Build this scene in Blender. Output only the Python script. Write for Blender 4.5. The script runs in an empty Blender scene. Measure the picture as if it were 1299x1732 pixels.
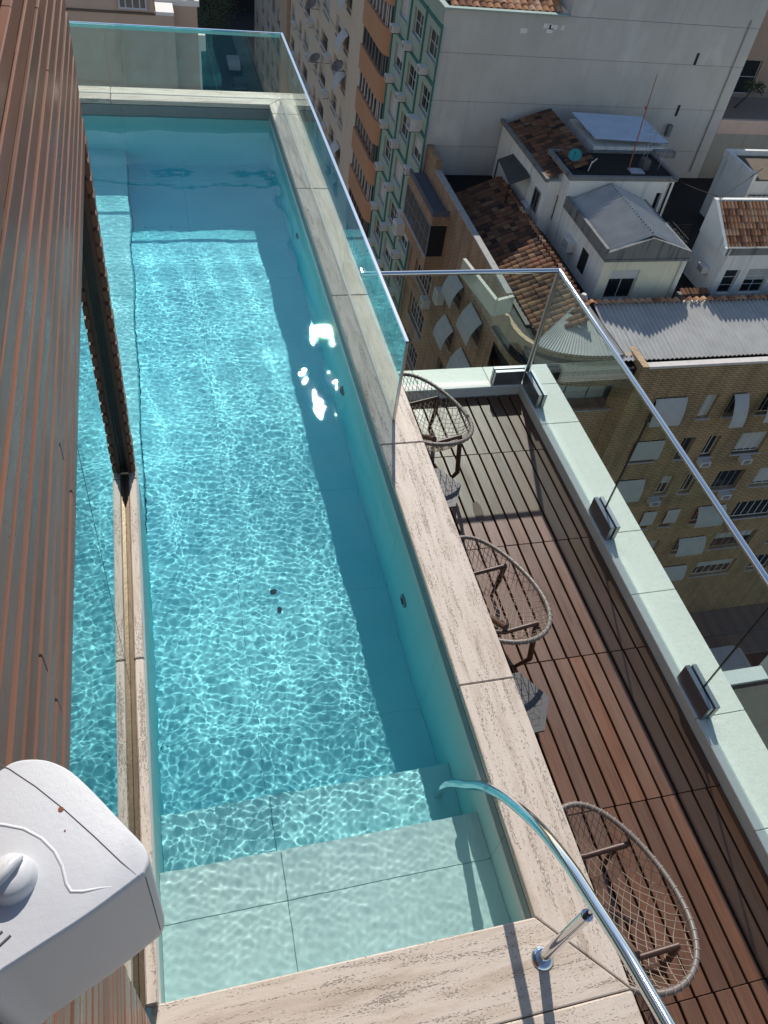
import bpy, math, random
import numpy as np
from mathutils import Vector, Matrix
random.seed(7)
rng = np.random.default_rng(5)
sc = bpy.context.scene
COL = sc.collection
R_ = math.radians
# ------------------------------------------------------------------ camera
CAM_H = 3.4
FPX = 1346.62
RC = [[0.9663923902128021, -0.22689282839748656, 0.12085277225027165],
      [-0.0898971070360342, -0.738703664505624, -0.6680085375146896],
      [0.24084073219731567, 0.634694052648795, -0.7342746088807032]]
cd = bpy.data.cameras.new("camera")
cam = bpy.data.objects.new("camera", cd); COL.objects.link(cam)
m = Matrix(((RC[0][0], -RC[1][0], -RC[2][0], 0), (RC[0][1], -RC[1][1], -RC[2][1], 0),
            (RC[0][2], -RC[1][2], -RC[2][2], CAM_H), (0, 0, 0, 1)))
cam.matrix_world = m
cd.sensor_fit = 'VERTICAL'; cd.sensor_height = 36; cd.sensor_width = 27
cd.lens = FPX / 1732 * 36
cd.clip_start = 0.05; cd.clip_end = 2000
sc.camera = cam
# ------------------------------------------------------------------ world, sun, exposure
SUN = Vector((0.1853508, 0.75745434, 0.62602556)).normalized()
el = math.asin(SUN.z); az = math.atan2(SUN.x, SUN.y)
w = bpy.data.worlds.new("World"); sc.world = w; w.use_nodes = True
nt = w.node_tree; nt.nodes.clear()
sky = nt.nodes.new("ShaderNodeTexSky"); sky.sky_type = 'NISHITA'; sky.sun_disc = False
sky.dust_density = 0.25; sky.sun_elevation = el; sky.sun_rotation = az
bg = nt.nodes.new("ShaderNodeBackground"); bg.inputs[1].default_value = 0.105
ow = nt.nodes.new("ShaderNodeOutputWorld")
nt.links.new(sky.outputs[0], bg.inputs[0]); nt.links.new(bg.outputs[0], ow.inputs[0])
sl = bpy.data.lights.new("sun", 'SUN'); sl.energy = 4.2; sl.angle = R_(0.53); sl.color = (1, .95, .88)
so = bpy.data.objects.new("sun", sl); COL.objects.link(so)
so.rotation_euler = SUN.to_track_quat('Z', 'Y').to_euler(); so.location = (10, 40, 40)
sl.cycles.is_caustics_light = True
sc.view_settings.view_transform = 'Standard'; sc.view_settings.look = 'None'
sc.view_settings.exposure = 0.25; sc.view_settings.gamma = 1.0; sc.view_settings.use_curve_mapping = False
cy = sc.cycles
cy.use_denoising = True; cy.max_bounces = 10; cy.diffuse_bounces = 4; cy.glossy_bounces = 5
cy.transmission_bounces = 8; cy.transparent_max_bounces = 24; cy.volume_bounces = 0
cy.caustics_reflective = True; cy.caustics_refractive = True; cy.blur_glossy = 0.3
cy.sample_clamp_indirect = 4.0
try:
    cy.denoiser = 'OPENIMAGEDENOISE'
except Exception: pass
# ------------------------------------------------------------------ helpers
def P(px, py, ax, val):
    """the point where the photograph's pixel ray meets the plane <axis ax> = val"""
    v = ((px - 649.5) / FPX, (py - 866) / FPX, 1.0)
    d = [sum(RC[r][c] * v[r] for r in range(3)) for c in range(3)]
    o = (0, 0, CAM_H); t = (val - o[ax]) / d[ax]
    return Vector([o[i] + d[i] * t for i in range(3)])

MATS = {}
def node_mat(name):
    m = bpy.data.materials.new(name); m.use_nodes = True
    t = m.node_tree; b = t.nodes['Principled BSDF']; MATS[name] = m
    return m, t, b
def N(t, kind, **kw):
    n = t.nodes.new(kind)
    for k, v in kw.items():
        if k in n.inputs: n.inputs[k].default_value = v
        else: setattr(n, k, v)
    return n
def ramp(t, stops):
    r = t.nodes.new('ShaderNodeValToRGB'); e = r.color_ramp.elements
    while len(e) < len(stops): e.new(0.5)
    for i, (p, c) in enumerate(stops):
        e[i].position = p; e[i].color = (*c, 1) if len(c) == 3 else c
    return r
def coords(t, scale=(1, 1, 1), rot=(0, 0, 0)):
    g = t.nodes.new('ShaderNodeNewGeometry')
    mp = t.nodes.new('ShaderNodeMapping'); mp.inputs['Scale'].default_value = scale
    mp.inputs['Rotation'].default_value = rot
    t.links.new(g.outputs['Position'], mp.inputs['Vector']); return mp.outputs[0]
def noise(t, vec, scale, detail=4, rough=.6, dist=0):
    n = N(t, 'ShaderNodeTexNoise', Scale=scale, Detail=detail, Roughness=rough, Distortion=dist)
    t.links.new(vec, n.inputs['Vector']); return n.outputs[0]
def mixc(t, fac, a, b, mode='MIX'):
    m = t.nodes.new('ShaderNodeMix'); m.data_type = 'RGBA'; m.blend_type = mode
    for s, v in ((0, fac), (6, a), (7, b)):
        if hasattr(v, 'links') or hasattr(v, 'is_linked'): t.links.new(v, m.inputs[s])
        else: m.inputs[s].default_value = v if s == 0 else (*v, 1)
    return m.outputs[2]
def bump(t, b, h, strength=.3, dist=.02):
    n = N(t, 'ShaderNodeBump', Strength=strength, Distance=dist)
    t.links.new(h, n.inputs['Height']); t.links.new(n.outputs[0], b.inputs['Normal']); return n
def mul(t, a, k, op='MULTIPLY'):
    n = t.nodes.new('ShaderNodeMath'); n.operation = op
    t.links.new(a, n.inputs[0])
    if hasattr(k, 'is_linked'): t.links.new(k, n.inputs[1])
    else: n.inputs[1].default_value = k
    return n.outputs[0]

def plaster(name, col, dirt=.35, dirtcol=None, scale=.6, rough=.85, streak=True, bstr=.25, var=.12):
    """weathered wall paint: large blotches, vertical rain streaks, fine grain"""
    m, t, b = node_mat(name); c = coords(t)
    dc = dirtcol or tuple(x * .35 for x in col)
    base = mixc(t, noise(t, c, scale, 5), tuple(x * (1 - var) for x in col), tuple(min(1, x * (1 + var)) for x in col))
    if streak:
        s = noise(t, coords(t, (2.2, 2.2, .18)), 1.3, 6, .65)
        r = ramp(t, [(.52, (0, 0, 0)), (.78, (1, 1, 1))]); t.links.new(s, r.inputs[0])
        base = mixc(t, mul(t, r.outputs[0], dirt), base, dc)
    n2 = noise(t, c, scale * 14, 5, .7)
    r2 = ramp(t, [(.55, (0, 0, 0)), (.8, (1, 1, 1))]); t.links.new(n2, r2.inputs[0])
    base = mixc(t, mul(t, r2.outputs[0], dirt * .6), base, dc)
    t.links.new(base, b.inputs['Base Color']); b.inputs['Roughness'].default_value = rough; b.inputs['Specular IOR Level'].default_value = .5 if rough < .7 else .18
    bump(t, b, n2, bstr, .02); return m
def plain(name, col, rough=.5, metal=0, var=.15, scale=6, bstr=.1, spec=.5):
    m, t, b = node_mat(name); c = coords(t)
    n = noise(t, c, scale, 5)
    t.links.new(mixc(t, n, tuple(x * (1 - var) for x in col), tuple(min(1, x * (1 + var)) for x in col)), b.inputs['Base Color'])
    b.inputs['Roughness'].default_value = rough; b.inputs['Metallic'].default_value = metal
    b.inputs['Specular IOR Level'].default_value = spec
    if bstr: bump(t, b, noise(t, c, scale * 6, 4), bstr, .01)
    return m
def randcol(t, stops):
    oi = t.nodes.new('ShaderNodeObjectInfo'); r = ramp(t, stops); t.links.new(oi.outputs['Random'], r.inputs[0]); return r.outputs[0]

def travertine(name, along):
    m, t, b = node_mat(name)
    def sc3(l, c, z): return (l, c, z) if along == 0 else (c, l, z)
    oi = t.nodes.new('ShaderNodeObjectInfo'); of = mul(t, oi.outputs['Random'], 9.0); ge = t.nodes.new('ShaderNodeNewGeometry')
    va = t.nodes.new('ShaderNodeVectorMath'); t.links.new(ge.outputs['Position'], va.inputs[0]); t.links.new(of, va.inputs[1])
    def coords(t_, scale=(1, 1, 1)):      # every slab is cut from another piece of stone
        mp = t.nodes.new('ShaderNodeMapping'); mp.inputs['Scale'].default_value = scale
        t.links.new(va.outputs[0], mp.inputs['Vector']); return mp.outputs[0]
    v = noise(t, coords(t, sc3(.9, 7, 4)), 2.2, 9, .68, .5)
    r = ramp(t, [(.30, (.36, .28, .21)), (.44, (.51, .415, .33)), (.56, (.585, .495, .41)), (.75, (.46, .375, .295))])
    t.links.new(v, r.inputs[0])
    pn = noise(t, coords(t, sc3(80, 210, 140)), 1.0, 2, .5, .6)
    band = noise(t, coords(t, sc3(1.6, 22, 6)), 1.6, 4, .6, .4)
    pit = mul(t, pn, mul(t, band, 1.0), 'ADD')
    pr = ramp(t, [(.90, (0, 0, 0)), (.96, (1, 1, 1))])
    t.links.new(mul(t, pit, .80), pr.inputs[0])
    pn2 = noise(t, coords(t, sc3(30, 85, 80)), 1.0, 3, .6, 1.0)
    pr2 = ramp(t, [(.76, (0, 0, 0)), (.80, (1, 1, 1))]); t.links.new(pn2, pr2.inputs[0])
    allp = mul(t, pr.outputs[0], mul(t, pr2.outputs[0], .8), 'MAXIMUM')
    fine = noise(t, coords(t), 90, 4)
    c1 = mixc(t, mul(t, fine, .22), r.outputs[0], (.36, .29, .24))
    c2 = mixc(t, mul(t, allp, .55), c1, (.11, .08, .06))
    t.links.new(c2, b.inputs['Base Color']); b.inputs['Roughness'].default_value = .62
    hh = mul(t, mul(t, allp, -1.0), mul(t, fine, .25), 'ADD')
    bump(t, b, hh, .6, .005); return m

def wood(name, stops, rough=.45, along=1, spec=.5, grain=.5, dark=.55, bst=.25):
    m, t, b = node_mat(name)
    st = (40, 1.6, 40) if along == 1 else (1.6, 40, 40)
    g = noise(t, coords(t, st), 1.6, 7, .65, .4)
    big = noise(t, coords(t, (3, .8, 3) if along == 1 else (.8, 3, 3)), 1.7, 5)
    rc = randcol(t, stops)
    gr = ramp(t, [(.3, (dark,) * 3), (.7, (1.15,) * 3)]); t.links.new(g, gr.inputs[0])
    c = mixc(t, grain, rc, gr.outputs[0], 'MULTIPLY')
    c2 = mixc(t, mul(t, big, .5), c, stops[0][1])
    t.links.new(c2, b.inputs['Base Color'])
    rr = ramp(t, [(.3, (rough - .12,) * 3), (.75, (rough + .15,) * 3)]); t.links.new(big, rr.inputs[0])
    t.links.new(rr.outputs[0], b.inputs['Roughness']); b.inputs['Specular IOR Level'].default_value = spec
    bump(t, b, g, bst, .004); return m

def thin_glass(name, tint, ior=1.5, rough=0.0, glossc=(1, 1, 1), boost=0.0):
    m = bpy.data.materials.new(name); m.use_nodes = True; t = m.node_tree; t.nodes.clear(); MATS[name] = m
    tr = t.nodes.new('ShaderNodeBsdfTransparent'); tr.inputs[0].default_value = (*tint, 1)
    gl = t.nodes.new('ShaderNodeBsdfGlossy'); gl.inputs['Roughness'].default_value = rough; gl.inputs[0].default_value = (*glossc, 1)
    fr = t.nodes.new('ShaderNodeFresnel'); fr.inputs[0].default_value = ior
    # Fresnel with the same index on both faces of the pane
    g = t.nodes.new('ShaderNodeNewGeometry'); dn = t.nodes.new('ShaderNodeVectorMath'); dn.operation = 'DOT_PRODUCT'
    t.links.new(g.outputs['Incoming'], dn.inputs[0]); t.links.new(g.outputs['Normal'], dn.inputs[1])
    ab = mul(t, dn.outputs['Value'], 0, 'ABSOLUTE')
    om = t.nodes.new('ShaderNodeMath'); om.operation = 'SUBTRACT'; om.inputs[0].default_value = 1; t.links.new(ab, om.inputs[1])
    pw = mul(t, om.outputs[0], 5.0, 'POWER'); f0 = ((ior - 1) / (ior + 1)) ** 2
    sc_ = mul(t, pw, 1 - f0); fz = mul(t, sc_, f0 + boost, 'ADD')
    mn = mul(t, fz, 1.0, 'MINIMUM')
    mx = t.nodes.new('ShaderNodeMixShader'); o = t.nodes.new('ShaderNodeOutputMaterial')
    t.links.new(mn, mx.inputs[0]); t.links.new(tr.outputs[0], mx.inputs[1]); t.links.new(gl.outputs[0], mx.inputs[2])
    t.links.new(mx.outputs[0], o.inputs[0]); return m

class MB:
    def __init__(s): s.v = []; s.f = []; s.mi = []; s.sm = []
    def add(s, vs, fs, mi=0, sm=False):
        n = len(s.v); s.v += [tuple(q) for q in vs]
        for f in fs: s.f.append([n + i for i in f]); s.mi.append(mi); s.sm.append(sm)
        return s
    def box(s, a, b, mi=0, bev=0):
        x0, y0, z0 = [min(p, q) for p, q in zip(a, b)]; x1, y1, z1 = [max(p, q) for p, q in zip(a, b)]
        if bev <= 0:
            s.add([(x0, y0, z0), (x1, y0, z0), (x1, y1, z0), (x0, y1, z0), (x0, y0, z1), (x1, y0, z1), (x1, y1, z1), (x0, y1, z1)],
                  [(3, 2, 1, 0), (4, 5, 6, 7), (0, 1, 5, 4), (1, 2, 6, 5), (2, 3, 7, 6), (3, 0, 4, 7)], mi)
        else:
            e = min(bev, (x1 - x0) / 3, (y1 - y0) / 3, (z1 - z0) / 3)
            vs = []
            idx = {}
            for ix, X in enumerate((x0, x1)):
                for iy, Y in enumerate((y0, y1)):
                    for iz, Z in enumerate((z0, z1)):
                        sx, sy, sz = (e if ix == 0 else -e), (e if iy == 0 else -e), (e if iz == 0 else -e)
                        idx[ix, iy, iz] = len(vs)
                        vs += [(X, Y + sy, Z + sz), (X + sx, Y, Z + sz), (X + sx, Y + sy, Z)]
            I = idx; fs = []
            fs.append([I[0, 0, 0], I[0, 0, 1], I[0, 1, 1], I[0, 1, 0]]); fs.append([I[1, 0, 0], I[1, 1, 0], I[1, 1, 1], I[1, 0, 1]])
            fs.append([I[0, 0, 0] + 1, I[1, 0, 0] + 1, I[1, 0, 1] + 1, I[0, 0, 1] + 1]); fs.append([I[0, 1, 0] + 1, I[0, 1, 1] + 1, I[1, 1, 1] + 1, I[1, 1, 0] + 1])
            fs.append([I[0, 0, 0] + 2, I[0, 1, 0] + 2, I[1, 1, 0] + 2, I[1, 0, 0] + 2]); fs.append([I[0, 0, 1] + 2, I[1, 0, 1] + 2, I[1, 1, 1] + 2, I[0, 1, 1] + 2])
            for a_ in (0, 1):
                for b_ in (0, 1):
                    fs.append([I[a_, b_, 0], I[a_, b_, 1], I[a_, b_, 1] + 1, I[a_, b_, 0] + 1])
                    fs.append([I[a_, 0, b_], I[a_, 1, b_], I[a_, 1, b_] + 2, I[a_, 0, b_] + 2])
                    fs.append([I[0, a_, b_] + 1, I[1, a_, b_] + 1, I[1, a_, b_] + 2, I[0, a_, b_] + 2])
            for k in I: fs.append([I[k], I[k] + 1, I[k] + 2])
            s.add(vs, fs, mi)
        return s
    def quad(s, a, b, c, d, mi=0): return s.add([a, b, c, d], [(0, 1, 2, 3)], mi)
    def slab(s, pts, thick, mi=0):
        """a polygon given a thickness along -normal"""
        p = [Vector(q) for q in pts]; n = (p[1] - p[0]).cross(p[2] - p[0]).normalized()
        q = [v - n * thick for v in p]; k = len(p)
        s.add(p + q, [tuple(range(k)), tuple(range(2 * k - 1, k - 1, -1))] + [(i, k + i, k + (i + 1) % k, (i + 1) % k) for i in range(k)], mi); return s
    def prism(s, outline, z0, z1, mi=0):
        k = len(outline)
        s.add([(x, y, z0) for x, y in outline] + [(x, y, z1) for x, y in outline],
              [tuple(range(k - 1, -1, -1)), tuple(range(k, 2 * k))] + [(i, (i + 1) % k, k + (i + 1) % k, k + i) for i in range(k)], mi); return s
    def tube(s, path, r, seg=8, closed=False, mi=0, cap=True, sm=True):
        path = [Vector(p) for p in path]; n = len(path); rings = []
        up = None
        for i, p in enumerate(path):
            if closed: d = path[(i + 1) % n] - path[i - 1]
            else: d = path[min(i + 1, n - 1)] - path[max(i - 1, 0)]
            d.normalize()
            if up is None:
                up = Vector((0, 0, 1)) if abs(d.z) < .9 else Vector((1, 0, 0))
            sd = d.cross(up).normalized(); up = sd.cross(d).normalized()
            rr = r[i] if isinstance(r, (list, tuple)) else r
            rings.append([p + (sd * math.cos(a) + up * math.sin(a)) * rr for a in [2 * math.pi * j / seg for j in range(seg)]])
        vs = [v for g in rings for v in g]; fs = []
        for i in range(n if closed else n - 1):
            a = i * seg; b = ((i + 1) % n) * seg
            for j in range(seg): fs.append((a + j, a + (j + 1) % seg, b + (j + 1) % seg, b + j))
        s.add(vs, fs, mi, sm)
        if cap and not closed:
            s.add(rings[0], [tuple(range(seg - 1, -1, -1))], mi); s.add(rings[-1], [tuple(range(seg))], mi)
        return s
    def mesh(s, name, mats):
        me = bpy.data.meshes.new(name); me.from_pydata(s.v, [], s.f)
        for m in (mats if isinstance(mats, (list, tuple)) else [mats]): me.materials.append(m)
        me.polygons.foreach_set('material_index', s.mi); me.polygons.foreach_set('use_smooth', s.sm)
        me.update(); return me
    def build(s, name, mats, parent=None, loc=None):
        return link(name, s.mesh(name, mats), parent, loc)

def wloc(o):
    v = Vector((0, 0, 0))
    while o is not None: v += o.location; o = o.parent
    return v
def link(name, me, parent=None, loc=None, rz=0.0):
    """links an object whose mesh is in world coordinates (loc None) or local ones (loc = world place)"""
    o = bpy.data.objects.new(name, me); COL.objects.link(o); o.parent = parent
    base = wloc(parent) if parent is not None else Vector((0, 0, 0))
    o.location = (Vector(loc) if loc is not None else Vector((0, 0, 0))) - base
    o.rotation_euler[2] = rz; return o
def child(name, me, parent):
    """a sub-part in its parent's own local frame"""
    o = bpy.data.objects.new(name, me); COL.objects.link(o); o.parent = parent; return o
def tag(o, label=None, cat=None, group=None, kind=None):
    if label: o['label'] = label
    if cat: o['category'] = cat
    if group: o['group'] = group
    if kind: o['kind'] = kind
    return o
def thing(name, label, cat, loc=(0, 0, 0), group=None, kind=None):
    o = bpy.data.objects.new(name, None); COL.objects.link(o); o.location = loc; o.empty_display_size = .2
    return tag(o, label, cat, group, kind)
def copy_tree(o, parent=None):
    c = o.copy(); COL.objects.link(c); c.parent = parent
    for ch in list(o.children): copy_tree(ch, c)
    return c
def caus(o):
    o.cycles.is_caustics_receiver = True; return o

# ------------------------------------------------------------------ materials
trav_x = travertine('travertine_along_x', 0)
trav_y = travertine('travertine_along_y', 1)
deck_wood = wood('deck_wood', [(0, (.105, .048, .026)), (.35, (.155, .066, .032)), (.65, (.120, .060, .035)), (1, (.185, .074, .034))], .42, 1, .5, .8, .45)
slat_wood = wood('slat_wood', [(0, (.165, .080, .052)), (.5, (.25, .110, .068)), (1, (.20, .102, .072))], .34, 1, .14, .5, .6, .07)
slat_back = plain('slat_backing', (.05, .03, .022), .7)
dark_metal = plain('dark_metal', (.03, .03, .032), .35, .6)
bronze = plain('bronze_track', (.13, .092, .055), .4, .6, .3, 9)
chrome = plain('chrome', (.72, .73, .74), .07, 1, .03, 3, 0)
brushed = plain('brushed_steel', (.55, .56, .58), .28, 1, .08, 5, .05)
glass_rail = thin_glass('railing_glass', (.88, .95, .925), 1.5, 0, (1, 1, 1), .01)
glass_edge = plain('glass_edge', (.35, .62, .56), .2)
door_glass = thin_glass('door_glass', (.20, .24, .24), 2.1, 0, (.92, 1, 1), .12)
win_glass = plain('window_glass', (.022, .028, .032), .08, 0, .4, .8, 0, .8)
room_dark = plain('dark_room', (.012, .012, .013), .9)
stone_pale = plaster('parapet_stone', (.66, .66, .60), .32, (.36, .35, .30), 1.6, .6, False, .25, .10)
white_pl = plaster('white_plastic', (.56, .56, .57), .16, (.34, .32, .29), 9, .42, False, .06, .03)
rust = plain('rust', (.22, .07, .02), .8, 0, .4, 300)
rope_c = plain('rope', (.33, .265, .21), .8, 0, .15, 60)
rim_c = plain('rim_tube', (.15, .125, .11), .45, 0, .1, 20)
leg_wood = plain('leg_wood', (.07, .03, .018), .45, 0, .3, 20)
table_top = plain('table_top', (.065, .064, .066), .55, 0, .1, 8)
asphalt = plaster('asphalt', (.045, .045, .048), .4, (.02, .02, .02), 1.2, .9, False)
pavement_m = plaster('pavement', (.16, .15, .14), .4, (.06, .055, .05), 1.4, .9, False)
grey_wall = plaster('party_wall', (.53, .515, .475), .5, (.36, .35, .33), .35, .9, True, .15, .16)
green_wall = plaster('green_wall', (.29, .38, .32), .25, (.2, .27, .22), 1.0)
green_trim = plaster('green_trim', (.05, .17, .15), .2, (.03, .08, .075), 2)
orange_wall = plaster('orange_wall', (.43, .235, .135), .3, (.35, .2, .12), .8)
beige_wall = plaster('beige_wall', (.55, .46, .36), .4, (.36, .3, .24), .7)
pink_wall = plaster('pink_wall', (.52, .38, .30), .3, (.32, .24, .2), .8)
white_wall = plaster('white_wall', (.78, .77, .72), .45, (.13, .13, .12), 1.2)
cream_wall = plaster('cream_wall', (.82, .78, .60), .4, (.25, .24, .2), 1.2)
mould = plaster('mouldy_concrete', (.22, .22, .21), .95, (.03, .03, .03), 2.2, .95)
black_roof = plaster('bitumen_roof', (.020, .019, .019), .5, (.008, .008, .008), 3, .8)
zinc = plain('corrugated_metal', (.46, .455, .43), .6, .08, .28, 1.3, .1)
zinc_lit = plain('galvanised_sheet', (.62, .65, .68), .3, .7, .2, 1.5, .1)
dark_sheet = plain('old_dark_sheet', (.09, .085, .08), .7, .1, .3, 2)
white_frame = plain('white_frame', (.62, .62, .6), .5, 0, .1, 4)
grey_frame = plain('grey_frame', (.20, .20, .20), .5, 0, .1, 4)
sill_m = plaster('sill_stone', (.42, .42, .44), .4, (.12, .12, .13), 3)
awning_m = plaster('awning_cloth', (.44, .45, .44), .3, (.25, .25, .24), 2, .8)
ac_white = plaster('ac_white', (.58, .58, .56), .3, (.25, .24, .22), 4, .6)
dark_slot = plain('dark_slot', (.02, .02, .02), .8)
rail_black = plain('railing_iron', (.03, .025, .022), .7)
leaf = plain('leaf', (.06, .09, .035), .7, 0, .4, 3, 0)
trunk_m = plain('bark', (.12, .08, .05), .9)
tile_mats = [plaster('roof_tile_%s' % n, c, .5, tuple(x * .3 for x in c), 3.0, .9, False) for n, c in
             (('brown', (.155, .080, .046)), ('dark', (.085, .048, .034)), ('red', (.19, .088, .05)), ('sand', (.21, .125, .072)), ('black', (.045, .03, .025)))]
terracotta = [plaster('terracotta_%s' % n, c, .4, tuple(x * .3 for x in c), 3.0, .9, False) for n, c in
              (('orange', (.46, .23, .12)), ('pale', (.52, .32, .20)), ('brown', (.24, .11, .065)))]

def brick_mat(name, c1, c2, mortar, plane):
    m, t, b = node_mat(name)
    g = t.nodes.new('ShaderNodeNewGeometry'); sp = t.nodes.new('ShaderNodeSeparateXYZ'); cb = t.nodes.new('ShaderNodeCombineXYZ')
    t.links.new(g.outputs['Position'], sp.inputs[0])
    ad = mul(t, sp.outputs[0], sp.outputs[1], 'ADD')
    t.links.new(ad if plane == 'any' else sp.outputs[0 if plane == 'x' else 1], cb.inputs[0]); t.links.new(sp.outputs[2], cb.inputs[1])
    br = N(t, 'ShaderNodeTexBrick', Scale=1.0); br.inputs['Brick Width'].default_value = .36; br.inputs['Row Height'].default_value = .125
    br.inputs['Mortar Size'].default_value = .022; br.inputs['Color1'].default_value = (*c1, 1); br.inputs['Color2'].default_value = (*c2, 1)
    br.inputs['Mortar'].default_value = (*mortar, 1); t.links.new(cb.outputs[0], br.inputs['Vector'])
    big = noise(t, coords(t), .35, 5)
    rr = ramp(t, [(.3, (.75, .75, .75)), (.7, (1.15, 1.1, 1.05))]); t.links.new(big, rr.inputs[0])
    st_ = noise(t, coords(t, (1.6, 1.6, .13)), 1.2, 6, .7); r3 = ramp(t, [(.45, (1.1, 1.08, 1.05)), (.75, (.55, .55, .57))]); t.links.new(st_, r3.inputs[0])
    c_ = mixc(t, 1.0, br.outputs[0], rr.outputs[0], 'MULTIPLY')
    t.links.new(mixc(t, 1.0, c_, r3.outputs[0], 'MULTIPLY'), b.inputs['Base Color'])
    b.inputs['Roughness'].default_value = .8; bump(t, b, br.outputs['Fac'], -.5, .02); return m
brick_w = brick_mat('tan_brick', (.45, .325, .19), (.36, .26, .15), (.15, .115, .065), 'any')
brick_s = brick_mat('brown_brick', (.42, .28, .18), (.34, .22, .14), (.18, .13, .085), 'any')

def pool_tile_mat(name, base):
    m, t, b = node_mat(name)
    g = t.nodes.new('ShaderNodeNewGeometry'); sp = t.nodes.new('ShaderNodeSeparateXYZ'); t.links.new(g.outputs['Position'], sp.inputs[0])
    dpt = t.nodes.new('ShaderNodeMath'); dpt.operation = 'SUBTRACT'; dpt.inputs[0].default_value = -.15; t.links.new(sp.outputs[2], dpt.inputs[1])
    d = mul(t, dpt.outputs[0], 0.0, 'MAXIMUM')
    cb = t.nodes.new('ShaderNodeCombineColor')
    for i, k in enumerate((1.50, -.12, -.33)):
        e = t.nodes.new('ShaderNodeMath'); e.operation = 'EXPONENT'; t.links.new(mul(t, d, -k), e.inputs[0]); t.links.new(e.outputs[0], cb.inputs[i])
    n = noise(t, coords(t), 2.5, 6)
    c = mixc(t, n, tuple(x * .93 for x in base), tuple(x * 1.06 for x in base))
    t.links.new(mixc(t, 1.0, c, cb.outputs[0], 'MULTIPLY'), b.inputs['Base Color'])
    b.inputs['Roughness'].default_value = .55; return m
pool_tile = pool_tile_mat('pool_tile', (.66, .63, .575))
rim_tile = plaster('rim_tile', (.20, .215, .20), .3, (.1, .1, .09), 3, .5, False)
water_m = bpy.data.materials.new('pool_water'); water_m.use_nodes = True
_t = water_m.node_tree; _t.nodes.clear()
_g = _t.nodes.new('ShaderNodeBsdfGlass'); _g.inputs['IOR'].default_value = 1.333; _g.inputs['Roughness'].default_value = 0
_g.inputs['Color'].default_value = (.97, 1, 1, 1)
_o = _t.nodes.new('ShaderNodeOutputMaterial'); _t.links.new(_g.outputs[0], _o.inputs[0])

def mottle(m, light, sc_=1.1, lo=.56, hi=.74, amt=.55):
    """soft noise blotches mixed into the base colour of a wall"""
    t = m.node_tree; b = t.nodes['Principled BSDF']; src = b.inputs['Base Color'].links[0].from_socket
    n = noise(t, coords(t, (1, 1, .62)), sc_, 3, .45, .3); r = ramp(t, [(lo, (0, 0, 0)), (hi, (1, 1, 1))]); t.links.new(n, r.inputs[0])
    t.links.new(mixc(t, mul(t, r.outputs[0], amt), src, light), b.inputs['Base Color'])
mottle(grey_wall, (.68, .67, .62), .75)  # pale blotches paint dappled light from windows into the wall colour
mottle(grey_wall, (.34, .335, .32), .22, .5, .7, .5)
# ------------------------------------------------------------------ pool basin
WX0, WX1, WY0, WY1 = -.255, 1.224, .70, 8.67
BX0 = -1.9                     # the pool widens behind the house corner
CORNER_Y = 3.50
FZ = lambda y: -1.0 - .3 * max(0, min(1, (y - 1.62) / 7.05))   # the floor slopes down to the far end
pool = thing('swimming_pool', 'narrow turquoise lap pool with underwater steps at its near end', 'pool', (.5, 4.5, -1.4))
b = MB()
b.box((BX0, WY0 - .1, -1.55), (WX1 + .05, WY1 + .05, -1.40)); b.build('basin_slab', stone_pale, pool)
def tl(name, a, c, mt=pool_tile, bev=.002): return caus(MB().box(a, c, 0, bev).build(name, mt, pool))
G = .0009
ys = [1.62, 2.06, 2.95, 3.85, 4.74, 5.63, 6.53, 7.42, 8.31, WY1]
for i in range(len(ys) - 1):
    for x0, x1 in ((-.262, .277), (.277, WX1)):
        y0, y1 = ys[i] + G, ys[i + 1] - G
        z0, z1 = FZ(y0), FZ(y1); o = MB()
        o.add([(x0 + G, y0, z0), (x1 - G, y0, z0), (x1 - G, y1, z1), (x0 + G, y1, z1), (x0 + G, y0, -1.4), (x1 - G, y0, -1.4), (x1 - G, y1, -1.4), (x0 + G, y1, -1.4)],
              [(0, 1, 2, 3), (7, 6, 5, 4), (4, 5, 1, 0), (5, 6, 2, 1), (6, 7, 3, 2), (7, 4, 0, 3)])
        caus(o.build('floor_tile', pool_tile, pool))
# two steps
for y0, y1, z in ((.70, 1.045, -.385), (1.045, 1.262, -.385), (1.262, 1.62, -.72)):
    for x0, x1 in ((WX0, .277), (.277, WX1)):
        tl('step_tile', (x0 + G, y0 + G if y0 > .7 else y0, -1.4), (x1 - G, y1 - (G if y1 in (1.045,) else 0), z))
# right wall, far wall, near wall, left wall: one panel for each joint
wy = [WY0, 1.05, 2.06, 2.95, 3.85, 4.74, 5.63, 6.53, 7.42, WY1]
for i in range(len(wy) - 1):
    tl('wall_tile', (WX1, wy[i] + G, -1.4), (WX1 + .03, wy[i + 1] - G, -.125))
    tl('rim_tile', (WX1, wy[i] + G, -.122), (WX1 + .03, wy[i + 1] - G, -.048), rim_tile)
for i, (x0, x1) in enumerate(((BX0, -1.1), (-1.1, -.262), (-.262, .277), (.277, WX1 + .03))):
    tl('wall_tile', (x0 + G, WY1, -1.4), (x1 - G, WY1 + .03, -.185))
    tl('rim_tile', (x0 + G, WY1, -.182), (x1 - G, WY1 + .03, -.048), rim_tile)
tl('wall_tile', (WX0 - .03, WY0 - .03, -1.4), (WX1, WY0, -.048))
for i in range(3): tl('wall_tile', (WX0 - .03, wy[i] + G, -1.4), (WX0, wy[i + 1] - G, -.048))
tl('wall_tile', (WX0 - .03, 2.953, -1.4), (WX0, CORNER_Y, -.048))
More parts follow.
